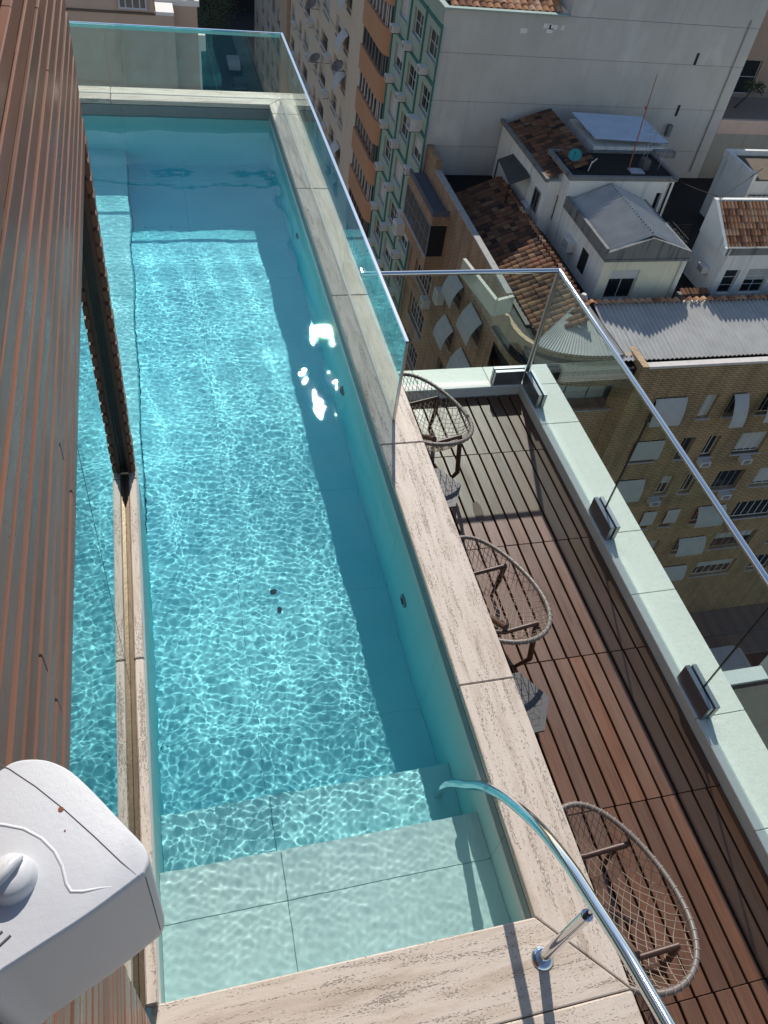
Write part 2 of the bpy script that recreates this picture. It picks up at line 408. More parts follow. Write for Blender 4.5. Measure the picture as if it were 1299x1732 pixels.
# the bench behind the house corner
by = [CORNER_Y, 4.3, 5.2, 6.1, 7.0, 7.9, WY1]
for i in range(len(by) - 1): tl('bench_tile', (BX0, by[i] + G, -1.4), (-.268, by[i + 1] - G, -.94))
tl('wall_tile', (BX0 - .03, CORNER_Y, -1.4), (BX0, WY1, -.048))
tl('wall_tile', (BX0, CORNER_Y - .03, -1.4), (WX0 - .03, CORNER_Y, -.048))
# drains and return inlets
def disc(cx, cy, cz, r, h, axis, seg=16, mb=None, mi=0):
    mb = mb or MB(); e = Vector(axis).normalized(); u = e.orthogonal().normalized(); w_ = e.cross(u); c = Vector((cx, cy, cz))
    k = [c + (u * math.cos(a) + w_ * math.sin(a)) * r for a in [2 * math.pi * j / seg for j in range(seg)]]
    mb.add(k + [p + e * h for p in k], [tuple(range(seg - 1, -1, -1)), tuple(range(seg, 2 * seg))] + [(i, (i + 1) % seg, seg + (i + 1) % seg, seg + i) for i in range(seg)], mi)
    return mb
for x, y in ((.50, 3.02), (.52, 2.86)):
    o = disc(x, y, FZ(y) + .001, .017, .008, (0, 0, 1)).build('floor_drain', grey_frame, pool)
for y, z in ((2.62, -.62), (4.55, -.62), (6.7, -.62)):
    r = disc(WX1 - .012, y, z, .045, .016, (1, 0, 0)).build('inlet_nozzle', grey_frame, pool)
    disc(WX1 - .016, y, z, .022, .005, (1, 0, 0)).build('nozzle_hole', dark_slot, r)
# coping stones
cop = thing('travertine_coping', 'pale pitted travertine coping stones round the rim of the pool', 'coping', (.5, .5, -.05))
def stone(a, c, mt, nm='coping_stone'): return MB().box(a, c, 0, .006).build(nm, mt, cop)
cx1 = 1.512; g = .0018
yj = [1.77, 3.50, 5.16, 6.86, 8.45]
mit = [(WX1 + .002, WY0, 0), (cx1, .375, 0)]
def poly_stone(pts, mt, z1=0, z0=-.045, nm='coping_stone'):
    o = MB().prism(pts, z0, z1).build(nm, mt, cop); md = o.modifiers.new('bevel', 'BEVEL'); md.width = .006; md.segments = 2; return o
poly_stone([(WX1 + .001, WY0 + g), (cx1, .377 + g), (cx1, 1.77 - g), (WX1 + .001, 1.77 - g)], trav_y)
for a, c in zip(yj[:-1], yj[1:]): stone((WX1, a + g, -.045), (cx1, c - g, 0), trav_y)
poly_stone([(WX1, 8.45 + g), (cx1, 8.45 + g), (cx1, 8.99), (WX1, WY1 + g)], trav_y)
poly_stone([(WX1 - .001, WY1 + g), (cx1 - .002, 8.992), (-.35, 8.992), (-.35, WY1)], trav_x)
stone((BX0 - .1, WY1, -.045), (-.353, 8.992, 0), trav_x)
poly_stone([(WX0, WY0 - g), (-.32, .377), (cx1 - .003, .377), (WX1 - .001, WY0 - g)], trav_x)
for a, c in ((-.32, cx1),): stone((a, -.30, -.045), (c, .3735, 0), trav_x)
for a, c in ((-.32, .35), (.3536, cx1)): stone((a, -1.1, -.045), (c, -.3036, 0), trav_x)
for a, c in ((.70, 2.16), (2.1636, CORNER_Y - .13)): stone((-.2995, a, -.045), (WX0, c, 0), trav_y)
stone((-.2995, CORNER_Y - .127, -.045), (WX0, CORNER_Y, 0), trav_y)
MB().box((WX1 + .03, .0, -.0475), (cx1 - .02, 8.95, -1.45)).build('pool_side_wall', stone_pale, cop)
MB().box((cx1 - .02, -1.0, -.0475), (cx1 - .004, 8.95, -1.45)).build('deck_side_wall', trav_y, cop)
# ------------------------------------------------------------------ water: a rippled surface, real waves
def waves(X, Y):
    Z = np.zeros_like(X); r = np.random.default_rng(3)
    env = .72 + .28 * np.sin(1.9 * Y + .7 * X + 1.0) * np.sin(2.3 * X - .8 * Y)
    near = np.clip(1.26 - .125 * Y, .34, 1.08) * np.clip(.55 + .45 * (Y - .9) / .7, .55, 1)
    for i in range(130):
        lam = .025 * (10 ** (r.random() * .66)); k = 2 * np.pi / lam
        th = r.normal(1.45, 1.0); a = .0046 / k * r.random() * (1.2 if lam > .08 else 1)
        Z += a * env * near * np.sin(k * (X * np.cos(th) + Y * np.sin(th)) + r.random() * 6.28)
    for i in range(10):
        lam = .22 + r.random() * .5; k = 2 * np.pi / lam; th = r.random() * 6.28
        Z += .011 / k * np.sin(k * (X * np.cos(th) + Y * np.sin(th)) + r.random() * 6.28)
    for cx, cyy, am in ((.45, 3.3, .007), (1.05, 1.15, .005)):
        rr = np.hypot(X - cx, Y - cyy); Z += am / 90 * np.exp(-rr / .5) * np.sin(90 * rr)
    return Z
def water_grid(x0, x1, y0, y1, h):
    nx = int(round((x1 - x0) / h)); ny = int(round((y1 - y0) / h))
    X, Y = np.meshgrid(np.linspace(x0, x1, nx + 1), np.linspace(y0, y1, ny + 1)); Z = -.15 + waves(X, Y)
    V = np.stack([X, Y, Z], -1).reshape(-1, 3)
    i = np.arange(ny)[:, None] * (nx + 1) + np.arange(nx)[None]
    F = np.stack([i, i + 1, i + nx + 2, i + nx + 1], -1).reshape(-1, 4)
    cx = V[F].mean(1); keep = ~((cx[:, 0] < WX0 - .012) & (cx[:, 1] < CORNER_Y - .012))
    F = F[keep]; used = np.unique(F); mp = -np.ones(len(V), int); mp[used] = np.arange(len(used))
    return V[used], mp[F]
V, F = water_grid(BX0 - .01, WX1 + .008, WY0 - .008, WY1 + .008, .0056)
me = bpy.data.meshes.new('pool_water'); me.from_pydata(V.tolist(), [], F.tolist())
me.polygons.foreach_set('use_smooth', [True] * len(F)); me.materials.append(water_m); me.update()
wo = tag(link('pool_water', me), kind='structure'); wo.cycles.is_caustics_caster = True

# ------------------------------------------------------------------ deck
ZD = -1.30
deck = thing('deck', None, None, (2.3, 2.5, ZD - .1), kind='structure')
MB().box((cx1 - .004, -1.6, ZD - .16), (3.19, 5.42, ZD - .075)).build('deck_base', dark_slot, deck)
rows = [-1.7, -.64, .41, 1.47, 2.535, 3.59, 4.63, 5.398]
variants = {}
for ri in range(len(rows) - 1):
    y0, y1 = rows[ri] + .002, rows[ri + 1] - .002
    off = (ri % 2) * .006
    me = MB().box((0, 0, -.03), (.096, y1 - y0, 0), 0, .003).mesh('deck_board', deck_wood)
    x = 1.545 + off
    while x < 3.19 - .06:
        me_ = me
        if x + .096 > 3.186: me_ = MB().box((0, 0, -.03), (3.187 - x, y1 - y0, 0), 0, .003).mesh('deck_board', deck_wood)
        link('deck_board', me_, deck, (x, y0, ZD + random.uniform(-.0015, .0015)))
        x += .1105
# ------------------------------------------------------------------ parapet round the deck
par = thing('deck_parapet', 'low pale stone parapet around the timber deck', 'parapet', (3.37, 2.5, -2))
ZP = -1.19
MB().box((3.19, -2, ZP - .004 - .03), (3.56, 5.69, -2.6)).build('parapet_wall', stone_pale, par)
MB().box((1.512, 5.40, ZP - .034), (3.187, 5.69, -2.6)).build('parapet_wall', stone_pale, par)
pj = [-2, -.35, .36, 1.13, 1.89, 2.92, 3.52, 4.84, 5.393]
for a, c in zip(pj[:-1], pj[1:]): MB().box((3.183, a + .0015, ZP - .03), (3.565, c - .0015, ZP), 0, .004).build('cap_stone', stone_pale, par)
for a, c in ((1.515, 2.18), (2.18, 2.89), (2.89, 3.565)): MB().box((a + .0015, 5.394, ZP - .03), (c - .0015, 5.695, ZP), 0, .004).build('cap_stone', stone_pale, par)
# ------------------------------------------------------------------ deck glass railing
rl = thing('deck_glass_railing', 'frameless green glass railing with steel handrail on the deck parapet', 'railing', (3.30, 2.5, ZP))
GX, GY, ZR = 3.245, 5.455, -.02
def pane(name, a, c, parent):
    return MB().box(a, c).build(name, glass_rail, parent)
gy = [-2, .40, 2.03, 3.66, GY - .02]
for a, c in zip(gy[:-1], gy[1:]): pane('glass_panel', (GX - .006, a + .004, ZP + .003), (GX + .006, c - .004, ZR), rl)
for c in gy[1:-1]: MB().box((GX - .0065, c - .0038, ZP + .003), (GX + .0065, c + .0038, ZR - .002)).build('panel_joint', dark_metal, rl)
pane('glass_panel', (1.53, GY - .006, ZP + .03), (GX - .03, GY + .006, ZR), rl)
MB().tube([(GX, -2, ZR + .012), (GX, GY, ZR + .012)], .021, 14).tube([(1.515, GY, ZR + .012), (GX, GY, ZR + .012)], .021, 14).build('handrail', chrome, rl)
MB().tube([(GX - .002, GY, ZR), (GX - .002, GY, ZP + .002)], .022, 14).build('corner_post', brushed, rl)
MB().box((1.513, GY - .04, ZR - .02), (1.528, GY + .04, ZR + .05), 0, .003).build('wall_bracket', brushed, rl)
clamp_m = plain('clamp_steel', (.30, .31, .33), .38, .85, .1, 5, .03)
def plate(a, c): MB().box(a, c, 0, .003).build('clamp_plate', clamp_m, rl)
for yc in (3.62, 2.04, .40, -1.2):
    plate((GX - .045, yc - .168, ZP - .06), (GX - .0075, yc + .168, ZP + .152)); plate((GX + .0075, yc - .168, ZP + .001), (GX + .043, yc + .168, ZP + .152))
    MB().box((GX - .0074, yc - .15, ZP + .002), (GX - .0062, yc + .15, ZP + .140)).build('rubber_gasket', dark_slot, rl)
plate((GX - .045, GY - .40, ZP - .06), (GX - .0075, GY - .05, ZP + .152)); plate((GX + .0075, GY - .40, ZP + .001), (GX + .043, GY - .03, ZP + .152))
plate((GX - .34, GY - .045, ZP - .06), (GX - .05, GY - .0075, ZP + .152)); plate((GX - .34, GY + .0075, ZP + .001), (GX - .03, GY + .043, ZP + .152))
# ------------------------------------------------------------------ pool glass railing
pr = thing('pool_glass_railing', 'tall frameless glass screen along the far end and right side of the pool', 'railing', (1.36, 6, 0))
PGX, PGY, PH = 1.362, 8.83, .613
for a, c in ((3.72, 5.43), (5.436, 7.15), (7.156, PGY - .008)): pane('glass_panel', (PGX - .006, a, -.02), (PGX + .006, c, PH), pr)
for a, c in ((-1.9, -.345), (-.339, PGX - .010)): pane('glass_panel', (a, PGY - .006, -.02), (c, PGY + .006, PH), pr)
MB().box((PGX - .012, 3.708, PH), (PGX + .012, PGY + .012, PH + .016), 0, .003).box((-1.9, PGY - .012, PH), (PGX - .0125, PGY + .012, PH + .016), 0, .003).build('top_rail', chrome, pr)
MB().box((PGX - .010, 3.708, .001), (PGX + .010, 3.7195, PH - .001), 0, .002).build('end_profile', brushed, pr)
MB().box((-1.9, PGY - .0055, PH - .028), (PGX - .02, PGY + .0085, PH - .001)).build('glass_edge_strip', glass_edge, pr)
# dark sealant line at the foot of the glass
MB().box((PGX - .010, 3.72, .0005), (PGX + .010, PGY + .01, .003)).box((-1.9, PGY - .010, .0005), (PGX - .011, PGY + .010, .003)).build('base_seal', grey_frame, pr)
# ------------------------------------------------------------------ pool grab rail
hr = thing('pool_handrail', 'arched chrome handrail rising from the pool steps over the coping', 'handrail', (1.2, .55, 0))
key = [(1.127, 1.462, -.718), (1.127, 1.455, -.60), (1.127, 1.438, -.48), (1.131, 1.412, -.36), (1.144, 1.376, -.25), (1.162, 1.332, -.14), (1.174, 1.27, -.01), (1.182, 1.19, .115), (1.190, 1.09, .245), (1.2, .91, .425), (1.2, .73, .565), (1.2, .573, .655), (1.2, .41, .745), (1.2, .28, .805), (1.2, .10, .88), (1.2, -.15, .965), (1.2, -.45, 1.05)]
pts = []
for i in range(len(key) - 1):
    p0, p1, p2, p3 = key[max(i - 1, 0)], key[i], key[i + 1], key[min(i + 2, len(key) - 1)]
    for k in range(6):
        u = k / 6
        pts.append(tuple(.5 * ((2 * p1[j]) + (-p0[j] + p2[j]) * u + (2 * p0[j] - 5 * p1[j] + 4 * p2[j] - p3[j]) * u * u + (-p0[j] + 3 * p1[j] - 3 * p2[j] + p3[j]) * u ** 3) for j in (0, 1, 2)))
pts.append(key[-1])
MB().tube(pts, .0225, 20).build('rail_tube', chrome, hr)
MB().tube([(1.2, .551, .004), (1.2, .551, .57)], .0215, 20).build('post', chrome, hr)
MB().tube([(1.2, .551, .57), (1.2, .551, .592)], .010, 10).build('post_pin', dark_metal, hr)
MB().tube([(1.2, .551, .592), (1.2, .555, .645)], .006, 8).build('post_stud', chrome, hr)
MB().tube([(1.2, .551, .001), (1.2, .551, .006), (1.2, .551, .012)], [.045, .044, .030], 24).build('base_flange', chrome, hr)
MB().tube([(1.179, 1.225, .062), (1.181, 1.205, .093)], .0235, 20).build('joint_collar', brushed, hr)
# ------------------------------------------------------------------ the house front with its timber slats
XF = -.255
hs = thing('slatted_house_front', 'house wall clad in horizontal reddish brown timber slats left of the pool', 'house front', (-.32, 1.5, 0))
pitch = .0757; sh = .0575
YN0, YN1 = -1.2, .585
def slat(y0, y1, z, x0=XF - .026, x1=XF):
    return MB().box((x0, y0 + random.uniform(-.002, .002), z), (x1 + random.uniform(-.0015, .0015), y1 + random.uniform(-.003, .003), z + sh), 0, .0025).build('slat', slat_wood, hs)
z = .012; k = 0
zs = []
while z < 2.80:
    zs.append(z); z += pitch
for z in zs:
    if z < 1.86:
        slat(CORNER_Y - .09, CORNER_Y, z); slat(YN0, YN1, z)
    else:
        sp = random.choice([.8, 1.4, 2.0, 2.5, None, None])
        if sp is None: slat(YN0, CORNER_Y - .02, z)
        else: slat(YN0, sp - .001, z); slat(sp + .001, CORNER_Y - .02, z)
MB().box((-.300, CORNER_Y - .085, .002), (-.281, CORNER_Y - .004, 2.80)).build('slat_backing', leg_wood, hs)
MB().box((-.325, CORNER_Y - .080, .002), (-.3005, CORNER_Y - .03, 2.80)).build('door_track', dark_metal, hs)
MB().box((-.34, YN0, 1.875), (-.281, CORNER_Y - .09, 2.80)).build('slat_backing', slat_back, hs)
MB().box((-.34, YN0, .002), (-.281, YN1 - .008, 1.873)).build('slat_backing', slat_back, hs)
MB().box((-.33, YN0, 2.835), (-.262, CORNER_Y - .02, 2.90), 0, .003).build('fascia_board', slat_wood, hs)
MB().box((-.48, YN0, 2.903), (-.268, CORNER_Y - .02, 2.935), 0, .004).build('parapet_cap', slat_wood, hs)
MB().box((-3.2, YN0, 1.95), (-.345, CORNER_Y - .05, 2.80)).build('wall', white_wall, hs)
MB().box((-3.2, CORNER_Y - .05, -.6), (-.345, CORNER_Y, 2.80)).build('wall', white_wall, hs)
MB().box((-3.2, YN0, -.05), (-.345, YN1 - .02, 1.945)).build('wall', white_wall, hs)
MB().box((-1.6, YN1, -.05), (-1.5, CORNER_Y - .06, 1.945)).build('room_back', room_dark, hs)
MB().box((-1.5, YN1, -.05), (-.345, CORNER_Y - .06, -.02)).build('room_floor', room_dark, hs)
dr = thing('sliding_glass_door', 'reflective sliding glass doors under the timber slats beside the pool', 'glass door', (-.32, 2, 0))
for a, c in ((YN1 + .002, 2.013), (2.022, CORNER_Y - .085)):
    MB().box((-.326, a, .004), (-.320, c, 1.873)).build('door_pane', door_glass, dr)
MB().box((-.3265, 2.0135, .004), (-.3195, 2.0215, 1.873)).build('panel_joint', dark_metal, dr)
MB().box((-.3185, YN1, -.03), (-.3005, CORNER_Y - .09, -.002)).build('sill_track', bronze, dr)
MB().box((-.345, YN1, -.03), (-.319, CORNER_Y - .09, -.001)).build('sill_channel', dark_metal, dr)
# ------------------------------------------------------------------ white plastic unit on the wall, close to the camera
un = thing('wall_unit', 'weathered white plastic outdoor unit with a round knob and rust spots, bottom left corner', 'outdoor unit', (-.15, .3, 2.3))
ZT = 2.55
top_px = [(-60, 1440), (-55, 1372), (-22, 1322), (8, 1294), (32, 1284), (62, 1282), (88, 1287), (120, 1303), (160, 1340), (205, 1388), (238, 1422), (250, 1440), (252, 1458), (246, 1474), (236, 1484), (150, 1548), (70, 1600), (0, 1645), (-60, 1680)]
tp = [P(x, y, 2, ZT) for x, y in top_px][::-1]
ol = []
for i in range(len(tp)):
    p0, p1_, p2_, p3_ = tp[i - 1], tp[i], tp[(i + 1) % len(tp)], tp[(i + 2) % len(tp)]
    for k in range(3):
        u = k / 3; q = .5 * ((2 * p1_) + (-p0 + p2_) * u + (2 * p0 - 5 * p1_ + 4 * p2_ - p3_) * u * u + (-p0 + 3 * p1_ - 3 * p2_ + p3_) * u ** 3)
        ol.append((q.x, q.y))
cxm = sum(p[0] for p in ol) / len(ol); cym = sum(p[1] for p in ol) / len(ol)
bb = MB()
def ring(sc_, z): return [(cxm + (x - cxm) * sc_, cym + (y - cym) * sc_, z) for x, y in ol]
rings = [ring(.962, ZT), ring(.968, ZT - .0001), ring(.984, ZT - .0012), ring(.995, ZT - .004), ring(1.0, ZT - .008), ring(1.0, ZT - .012), ring(.995, ZT - .10), ring(.985, ZT - .205), ring(.97, ZT - .222), ring(.93, ZT - .228)]
k = len(ol); vs = [v for r in rings for v in r]; fs = [tuple(range(k))]
for r in range(len(rings) - 1):
    for i in range(k): fs.append((r * k + i, (r + 1) * k + i, (r + 1) * k + (i + 1) % k, r * k + (i + 1) % k))
fs.append(tuple(range((len(rings) - 1) * k, len(rings) * k))[::-1])
bb.add(vs, fs, 0, True)
ho = bb.build('housing', white_pl, un)
def PT(x, y, z=ZT): return P(x, y, 2, z)
seam_m = plain('seam_dark', (.12, .12, .12), .8)
MB().tube([PT(-40, 1268 + 10, ZT + .0002), PT(15, 1300, ZT + .0002), PT(60, 1330, ZT + .0002), PT(110, 1370, ZT + .0002), PT(160, 1415, ZT + .0002), PT(205, 1458, ZT + .0002), PT(233, 1482, ZT - .0005)], .0005, 6).build('lid_seam', seam_m, un)
sb = PT(244, 1477, ZT); sd_ = [(-.010, 1.001), (-.10, .9965), (-.20, .9865)]
MB().tube([Vector((cxm + (sb.x - cxm) * s_, cym + (sb.y - cym) * s_, ZT + z_)) for z_, s_ in sd_], .0007, 6).build('side_seam', seam_m, un)
# raised scroll moulding
mo = [PT(x, y, ZT) for x, y in ((-60, 1386), (-20, 1392), (10, 1396), (40, 1402), (70, 1418), (92, 1440), (105, 1465), (112, 1495), (120, 1508), (140, 1508), (170, 1502), (205, 1498))]
MB().tube([p - Vector((0, 0, .0011)) for p in mo], [.0021] * 10 + [.0016, .0008], 10).build('moulding', white_pl, un)
kn = PT(20, 1488)
MB().tube([kn + Vector((0, 0, z)) for z in (-.004, .004, .012, .016, .018)], [.0245, .0235, .0215, .019, .010], 28).build('knob', white_pl, un)
MB().tube([kn + Vector((-.012, -.012, .019)), kn + Vector((-.004, -.004, .0225)), kn + Vector((.006, .008, .0225)), kn + Vector((.011, .014, .018))], [.003, .0055, .0055, .003], 12).build('knob_grip', white_pl, un)
for (x, y), r in (((84, 1301), .0036), ((103, 1369), .0028), ((110, 1405), .0009)):
    p = PT(x, y, ZT - (.002 if r == .0036 else 0)); disc(p.x, p.y, p.z + .0002, r, .0004, (0, 0, 1), 10).build('rust_spot', rust, un)
for (x0, y0, x1, y1) in ((18, 1582, -14, 1612), (4, 1575, -30, 1606)):
    MB().tube([PT(x0, y0, ZT + .0002), PT(x1, y1, ZT + .0002)], .0013, 6).build('vent_slot', seam_m, un)
# ------------------------------------------------------------------ net chairs
def chair(cx, cy, L, Wd, zf, zb, label):
    t = thing('lounge_chair', label, 'chair', (cx, cy, ZD), 'oval rope net lounge chairs on the deck')
    n = 64; ring = []
    def rim(a):
        yy = math.sin(a); ww = 1 - .13 * yy                # broader towards the back, which is the near end
        return Vector((cx + math.cos(a) * Wd * ww, cy + yy * L, zf + (zb - zf) * (.5 - .5 * yy) - .05 * (1 - yy * yy)))
    ring = [rim(2 * math.pi * i / n) for i in range(n)]
    MB().tube(ring, .0155, 10, True).build('rim', rim_c, t)
    bd = MB()
    for i in range(54):
        a = 2 * math.pi * i / 54; p = rim(a); d = (rim(a + .02) - rim(a - .02)).normalized(); u = d.orthogonal().normalized(); w_ = d.cross(u)
        bd.tube([p + (u * math.cos(q) + w_ * math.sin(q)) * .0175 + d * (.006 * math.cos(q)) for q in [2 * math.pi * j / 8 for j in range(8)]], .0028, 4, True)
    tag(bd.build('rim_binding', rope_c, t), kind='stuff')
    # the sagging net: two families of diagonal cords
    def surf(u, v):   # unit disc to net surface
        r2 = u * u + v * v; ww = 1 - .13 * v
        z = zf + (zb - zf) * (.5 - .5 * v) - .05 * (1 - v * v) - .26 * max(0, 1 - r2) ** .8 * (1 + .35 * (-v))
        return Vector((cx + u * Wd * ww * .985, cy + v * L * .985, z))
    nb = MB(); M_ = 23
    for s in (1, -1):
        ca, sa = math.cos(s * .86), math.sin(s * .86)
        for i in range(M_):
            o = -1 + 2 * (i + .5) / M_
            h = math.sqrt(max(0, 1 - o * o)); pts = []
            for k in range(15):
                q = -h + 2 * h * k / 14; wob = .012 * math.sin(9 * q + i * 1.7 * s)
                u, v = (o + wob) * -sa + q * ca, (o + wob) * ca + q * sa
                rr = math.hypot(u, v)
                if rr > 1: u, v = u / rr, v / rr
                pts.append(surf(u, v))
            nb.tube(pts, .0024, 4, False, 0, False)
    nb.build('rope_net', rope_c, t)
    # crossed timber frame under the seat
    fz = ZD + .20
    for yy, hw in ((cy + L * .48, .25), (cy - L * .62, .22)):
        hz = zf + (zb - zf) * (.5 - .5 * (yy - cy) / L) - .09
        MB().tube([(cx - hw, yy, hz), (cx, yy, hz - .06), (cx + hw, yy, hz)], .017, 6).build('cross_bar', leg_wood, t)
        s = 1 if yy > cy else -1
        for sx in (-1, 1):
            MB().tube([(cx + sx * hw * .95, yy, hz - .012), (cx + sx * .05, cy - s * L * .02, fz + .01), (cx + sx * hw * .98, yy - s * L * .98, ZD + .005)] if False else
                      [(cx + sx * hw * .95, yy, hz - .01), (cx + sx * (hw + .02), yy + s * .05, ZD + .17), (cx + sx * (hw - .03), yy + s * .0, ZD + .0)], [.019, .020, .013], 6).build('leg', leg_wood, t)
    MB().tube([(cx, cy + L * .47, zf - .12), (cx, cy + .06, ZD + .17), (cx, cy - L * .60, zb - .17)], .02, 6).build('spine_beam', leg_wood, t)
    MB().tube([(cx + .2, cy - L * .2, ZD + .15), (cx, cy + .06, ZD + .17), (cx - .2, cy - L * .2, ZD + .15)], .018, 6).build('brace', leg_wood, t)
    return t
chair(1.965, .90, .50, .335, -.90, -.64, 'nearest net chair, beside the chrome handrail')
chair(1.935, 2.87, .55, .335, -.92, -.62, 'middle net chair, between the two hexagonal tables')
chair(1.955, 4.70, .61, .345, -.92, -.62, 'farthest net chair, by the far deck parapet and partly behind the glass screen')
def side_table(cx, cy, rot, label):
    zt = ZD + .42
    t = thing('side_table', label, 'table', (cx, cy, ZD), 'hexagonal side tables between the chairs')
    r = .235; hexa = [(cx + r * math.cos(rot + math.pi / 3 * i), cy + r * math.sin(rot + math.pi / 3 * i)) for i in range(6)]
    top = MB().prism(hexa, zt - .02, zt).build('table_top', table_top, t)
    # engraved cube pattern: thin dark inlays a hair above the top
    inl = MB(); s = .047
    def inside(x, y):
        for i in range(6):
            x0, y0 = hexa[i]; x1, y1 = hexa[(i + 1) % 6]
            if (x1 - x0) * (y - y0) - (y1 - y0) * (x - x0) < .0015: return False
        return True
    dirs = [(math.cos(rot + math.pi / 3 * i + .52), math.sin(rot + math.pi / 3 * i + .52)) for i in range(6)]
    a1 = (dirs[0][0] * s * math.sqrt(3), dirs[0][1] * s * math.sqrt(3)); a2 = (dirs[1][0] * s * math.sqrt(3), dirs[1][1] * s * math.sqrt(3))
    vdir = [(math.cos(rot + math.pi / 3 * i), math.sin(rot + math.pi / 3 * i)) for i in range(6)]
    for i in range(-5, 6):
        for j in range(-5, 6):
            ox, oy = cx + a1[0] * i + a2[0] * j, cy + a1[1] * i + a2[1] * j
            hv = [(ox + vdir[k][0] * s, oy + vdir[k][1] * s) for k in range(6)]
            segs = [(hv[k], hv[k + 1]) for k in (0, 1, 2)] + [((ox, oy), hv[k]) for k in (0, 2, 4)]
            for (p, q) in segs:
                if inside(*p) and inside(*q):
                    dx, dy = q[0] - p[0], q[1] - p[1]; l = math.hypot(dx, dy); nx, ny = -dy / l * .0012, dx / l * .0012
                    inl.add([(p[0] - nx, p[1] - ny, zt + .0006), (q[0] - nx, q[1] - ny, zt + .0006), (q[0] + nx, q[1] + ny, zt + .0006), (p[0] + nx, p[1] + ny, zt + .0006)], [(0, 1, 2, 3)])
    inl.build('engraved_pattern', dark_slot, top)
    for k in range(3):
        a = rot + 2 * math.pi / 3 * k + .4
        MB().tube([(cx + .13 * math.cos(a), cy + .13 * math.sin(a), zt - .02), (cx + .17 * math.cos(a), cy + .17 * math.sin(a), ZD)], .012, 8).build('leg', dark_metal, t)
    return t
side_table(1.845, 2.05, .05, 'grey hexagonal side table in front of the middle chair, nearer one')
side_table(1.83, 3.89, .05, 'grey hexagonal side table behind the middle chair, farther one')
sp_ = [P(x, y, 2, ZD + .0015) for x, y in ((799, 851), (806, 848), (813, 856), (818, 868), (819, 879), (814, 884), (806, 877), (801, 864))]
MB().add(sp_ + [p + Vector((0, 0, .001)) for p in sp_], [tuple(range(8, 16))[::-1], tuple(range(8))]).build('wood_stain', plain('brown_stain', (.10, .055, .035), .7), deck)
# ================================================================== the city below
ZG = -41.0
st = tag(MB().box((-140, -60, ZG - .5), (260, 420, ZG)).build('street_ground', asphalt), kind='structure')
pv = thing('pavement', None, None, (12, 60, ZG), kind='structure')
MB().box((13.6, 26.0, ZG + .002), (16.0, 140, ZG + .14)).build('kerb_pavement', pavement_m, pv)
MB().box((15, 22.2, ZG + .002), (60, 25.98, ZG + .14)).build('kerb_pavement', pavement_m, pv)
MB().box((3.5, 36, ZG + .002), (5.6, 140, ZG + .14)).build('kerb_pavement', pavement_m, pv)
tag(MB().box((9.4, 36, ZG + .002), (9.55, 140, ZG + .006)).build('road_line', pavement_m), kind='structure')

def facade(name, parent, axis, val, u0, u1, z0, z1, openings, recess, mt, out=-1, thick=.3):
    """a wall plane with real openings and reveals. axis 1: faces -Y at y=val, u is x; axis 0: faces -X at x=val, u is y"""
    us = sorted({u0, u1} | {o[0] for o in openings} | {o[1] for o in openings}); zs_ = sorted({z0, z1} | {o[2] for o in openings} | {o[3] for o in openings})
    us = [u for u in us if u0 <= u <= u1]; zs_ = [z for z in zs_ if z0 <= z <= z1]
    def pt(u, d, z): return (u, val + d, z) if axis == 1 else (val + d, u, z)
    mb = MB()
    def q(a, b_, c, d):
        mb.add([a, b_, c, d], [(0, 1, 2, 3) if axis == 1 else (3, 2, 1, 0)])
    for i in range(len(us) - 1):
        # merge runs in z to keep the mesh light
        for j in range(len(zs_) - 1):
            uc, zc = (us[i] + us[i + 1]) / 2, (zs_[j] + zs_[j + 1]) / 2
            hole = any(o[0] < uc < o[1] and o[2] < zc < o[3] for o in openings)
            if not hole: q(pt(us[i], 0, zs_[j]), pt(us[i + 1], 0, zs_[j]), pt(us[i + 1], 0, zs_[j + 1]), pt(us[i], 0, zs_[j + 1]))
    for a, c, z0_, z1_ in openings:
        r = recess
        q(pt(a, 0, z0_), pt(a, r, z0_), pt(a, r, z1_), pt(a, 0, z1_)) if False else mb.add([pt(a, 0, z0_), pt(a, r, z0_), pt(a, r, z1_), pt(a, 0, z1_)], [(0, 1, 2, 3)])
        mb.add([pt(c, 0, z0_), pt(c, r, z0_), pt(c, r, z1_), pt(c, 0, z1_)], [(0, 1, 2, 3)])
        mb.add([pt(a, 0, z0_), pt(c, 0, z0_), pt(c, r, z0_), pt(a, r, z0_)], [(0, 1, 2, 3)])
        mb.add([pt(a, 0, z1_), pt(c, 0, z1_), pt(c, r, z1_), pt(a, r, z1_)], [(0, 1, 2, 3)])
    return mb.build(name, mt, parent)
PROTO = {}
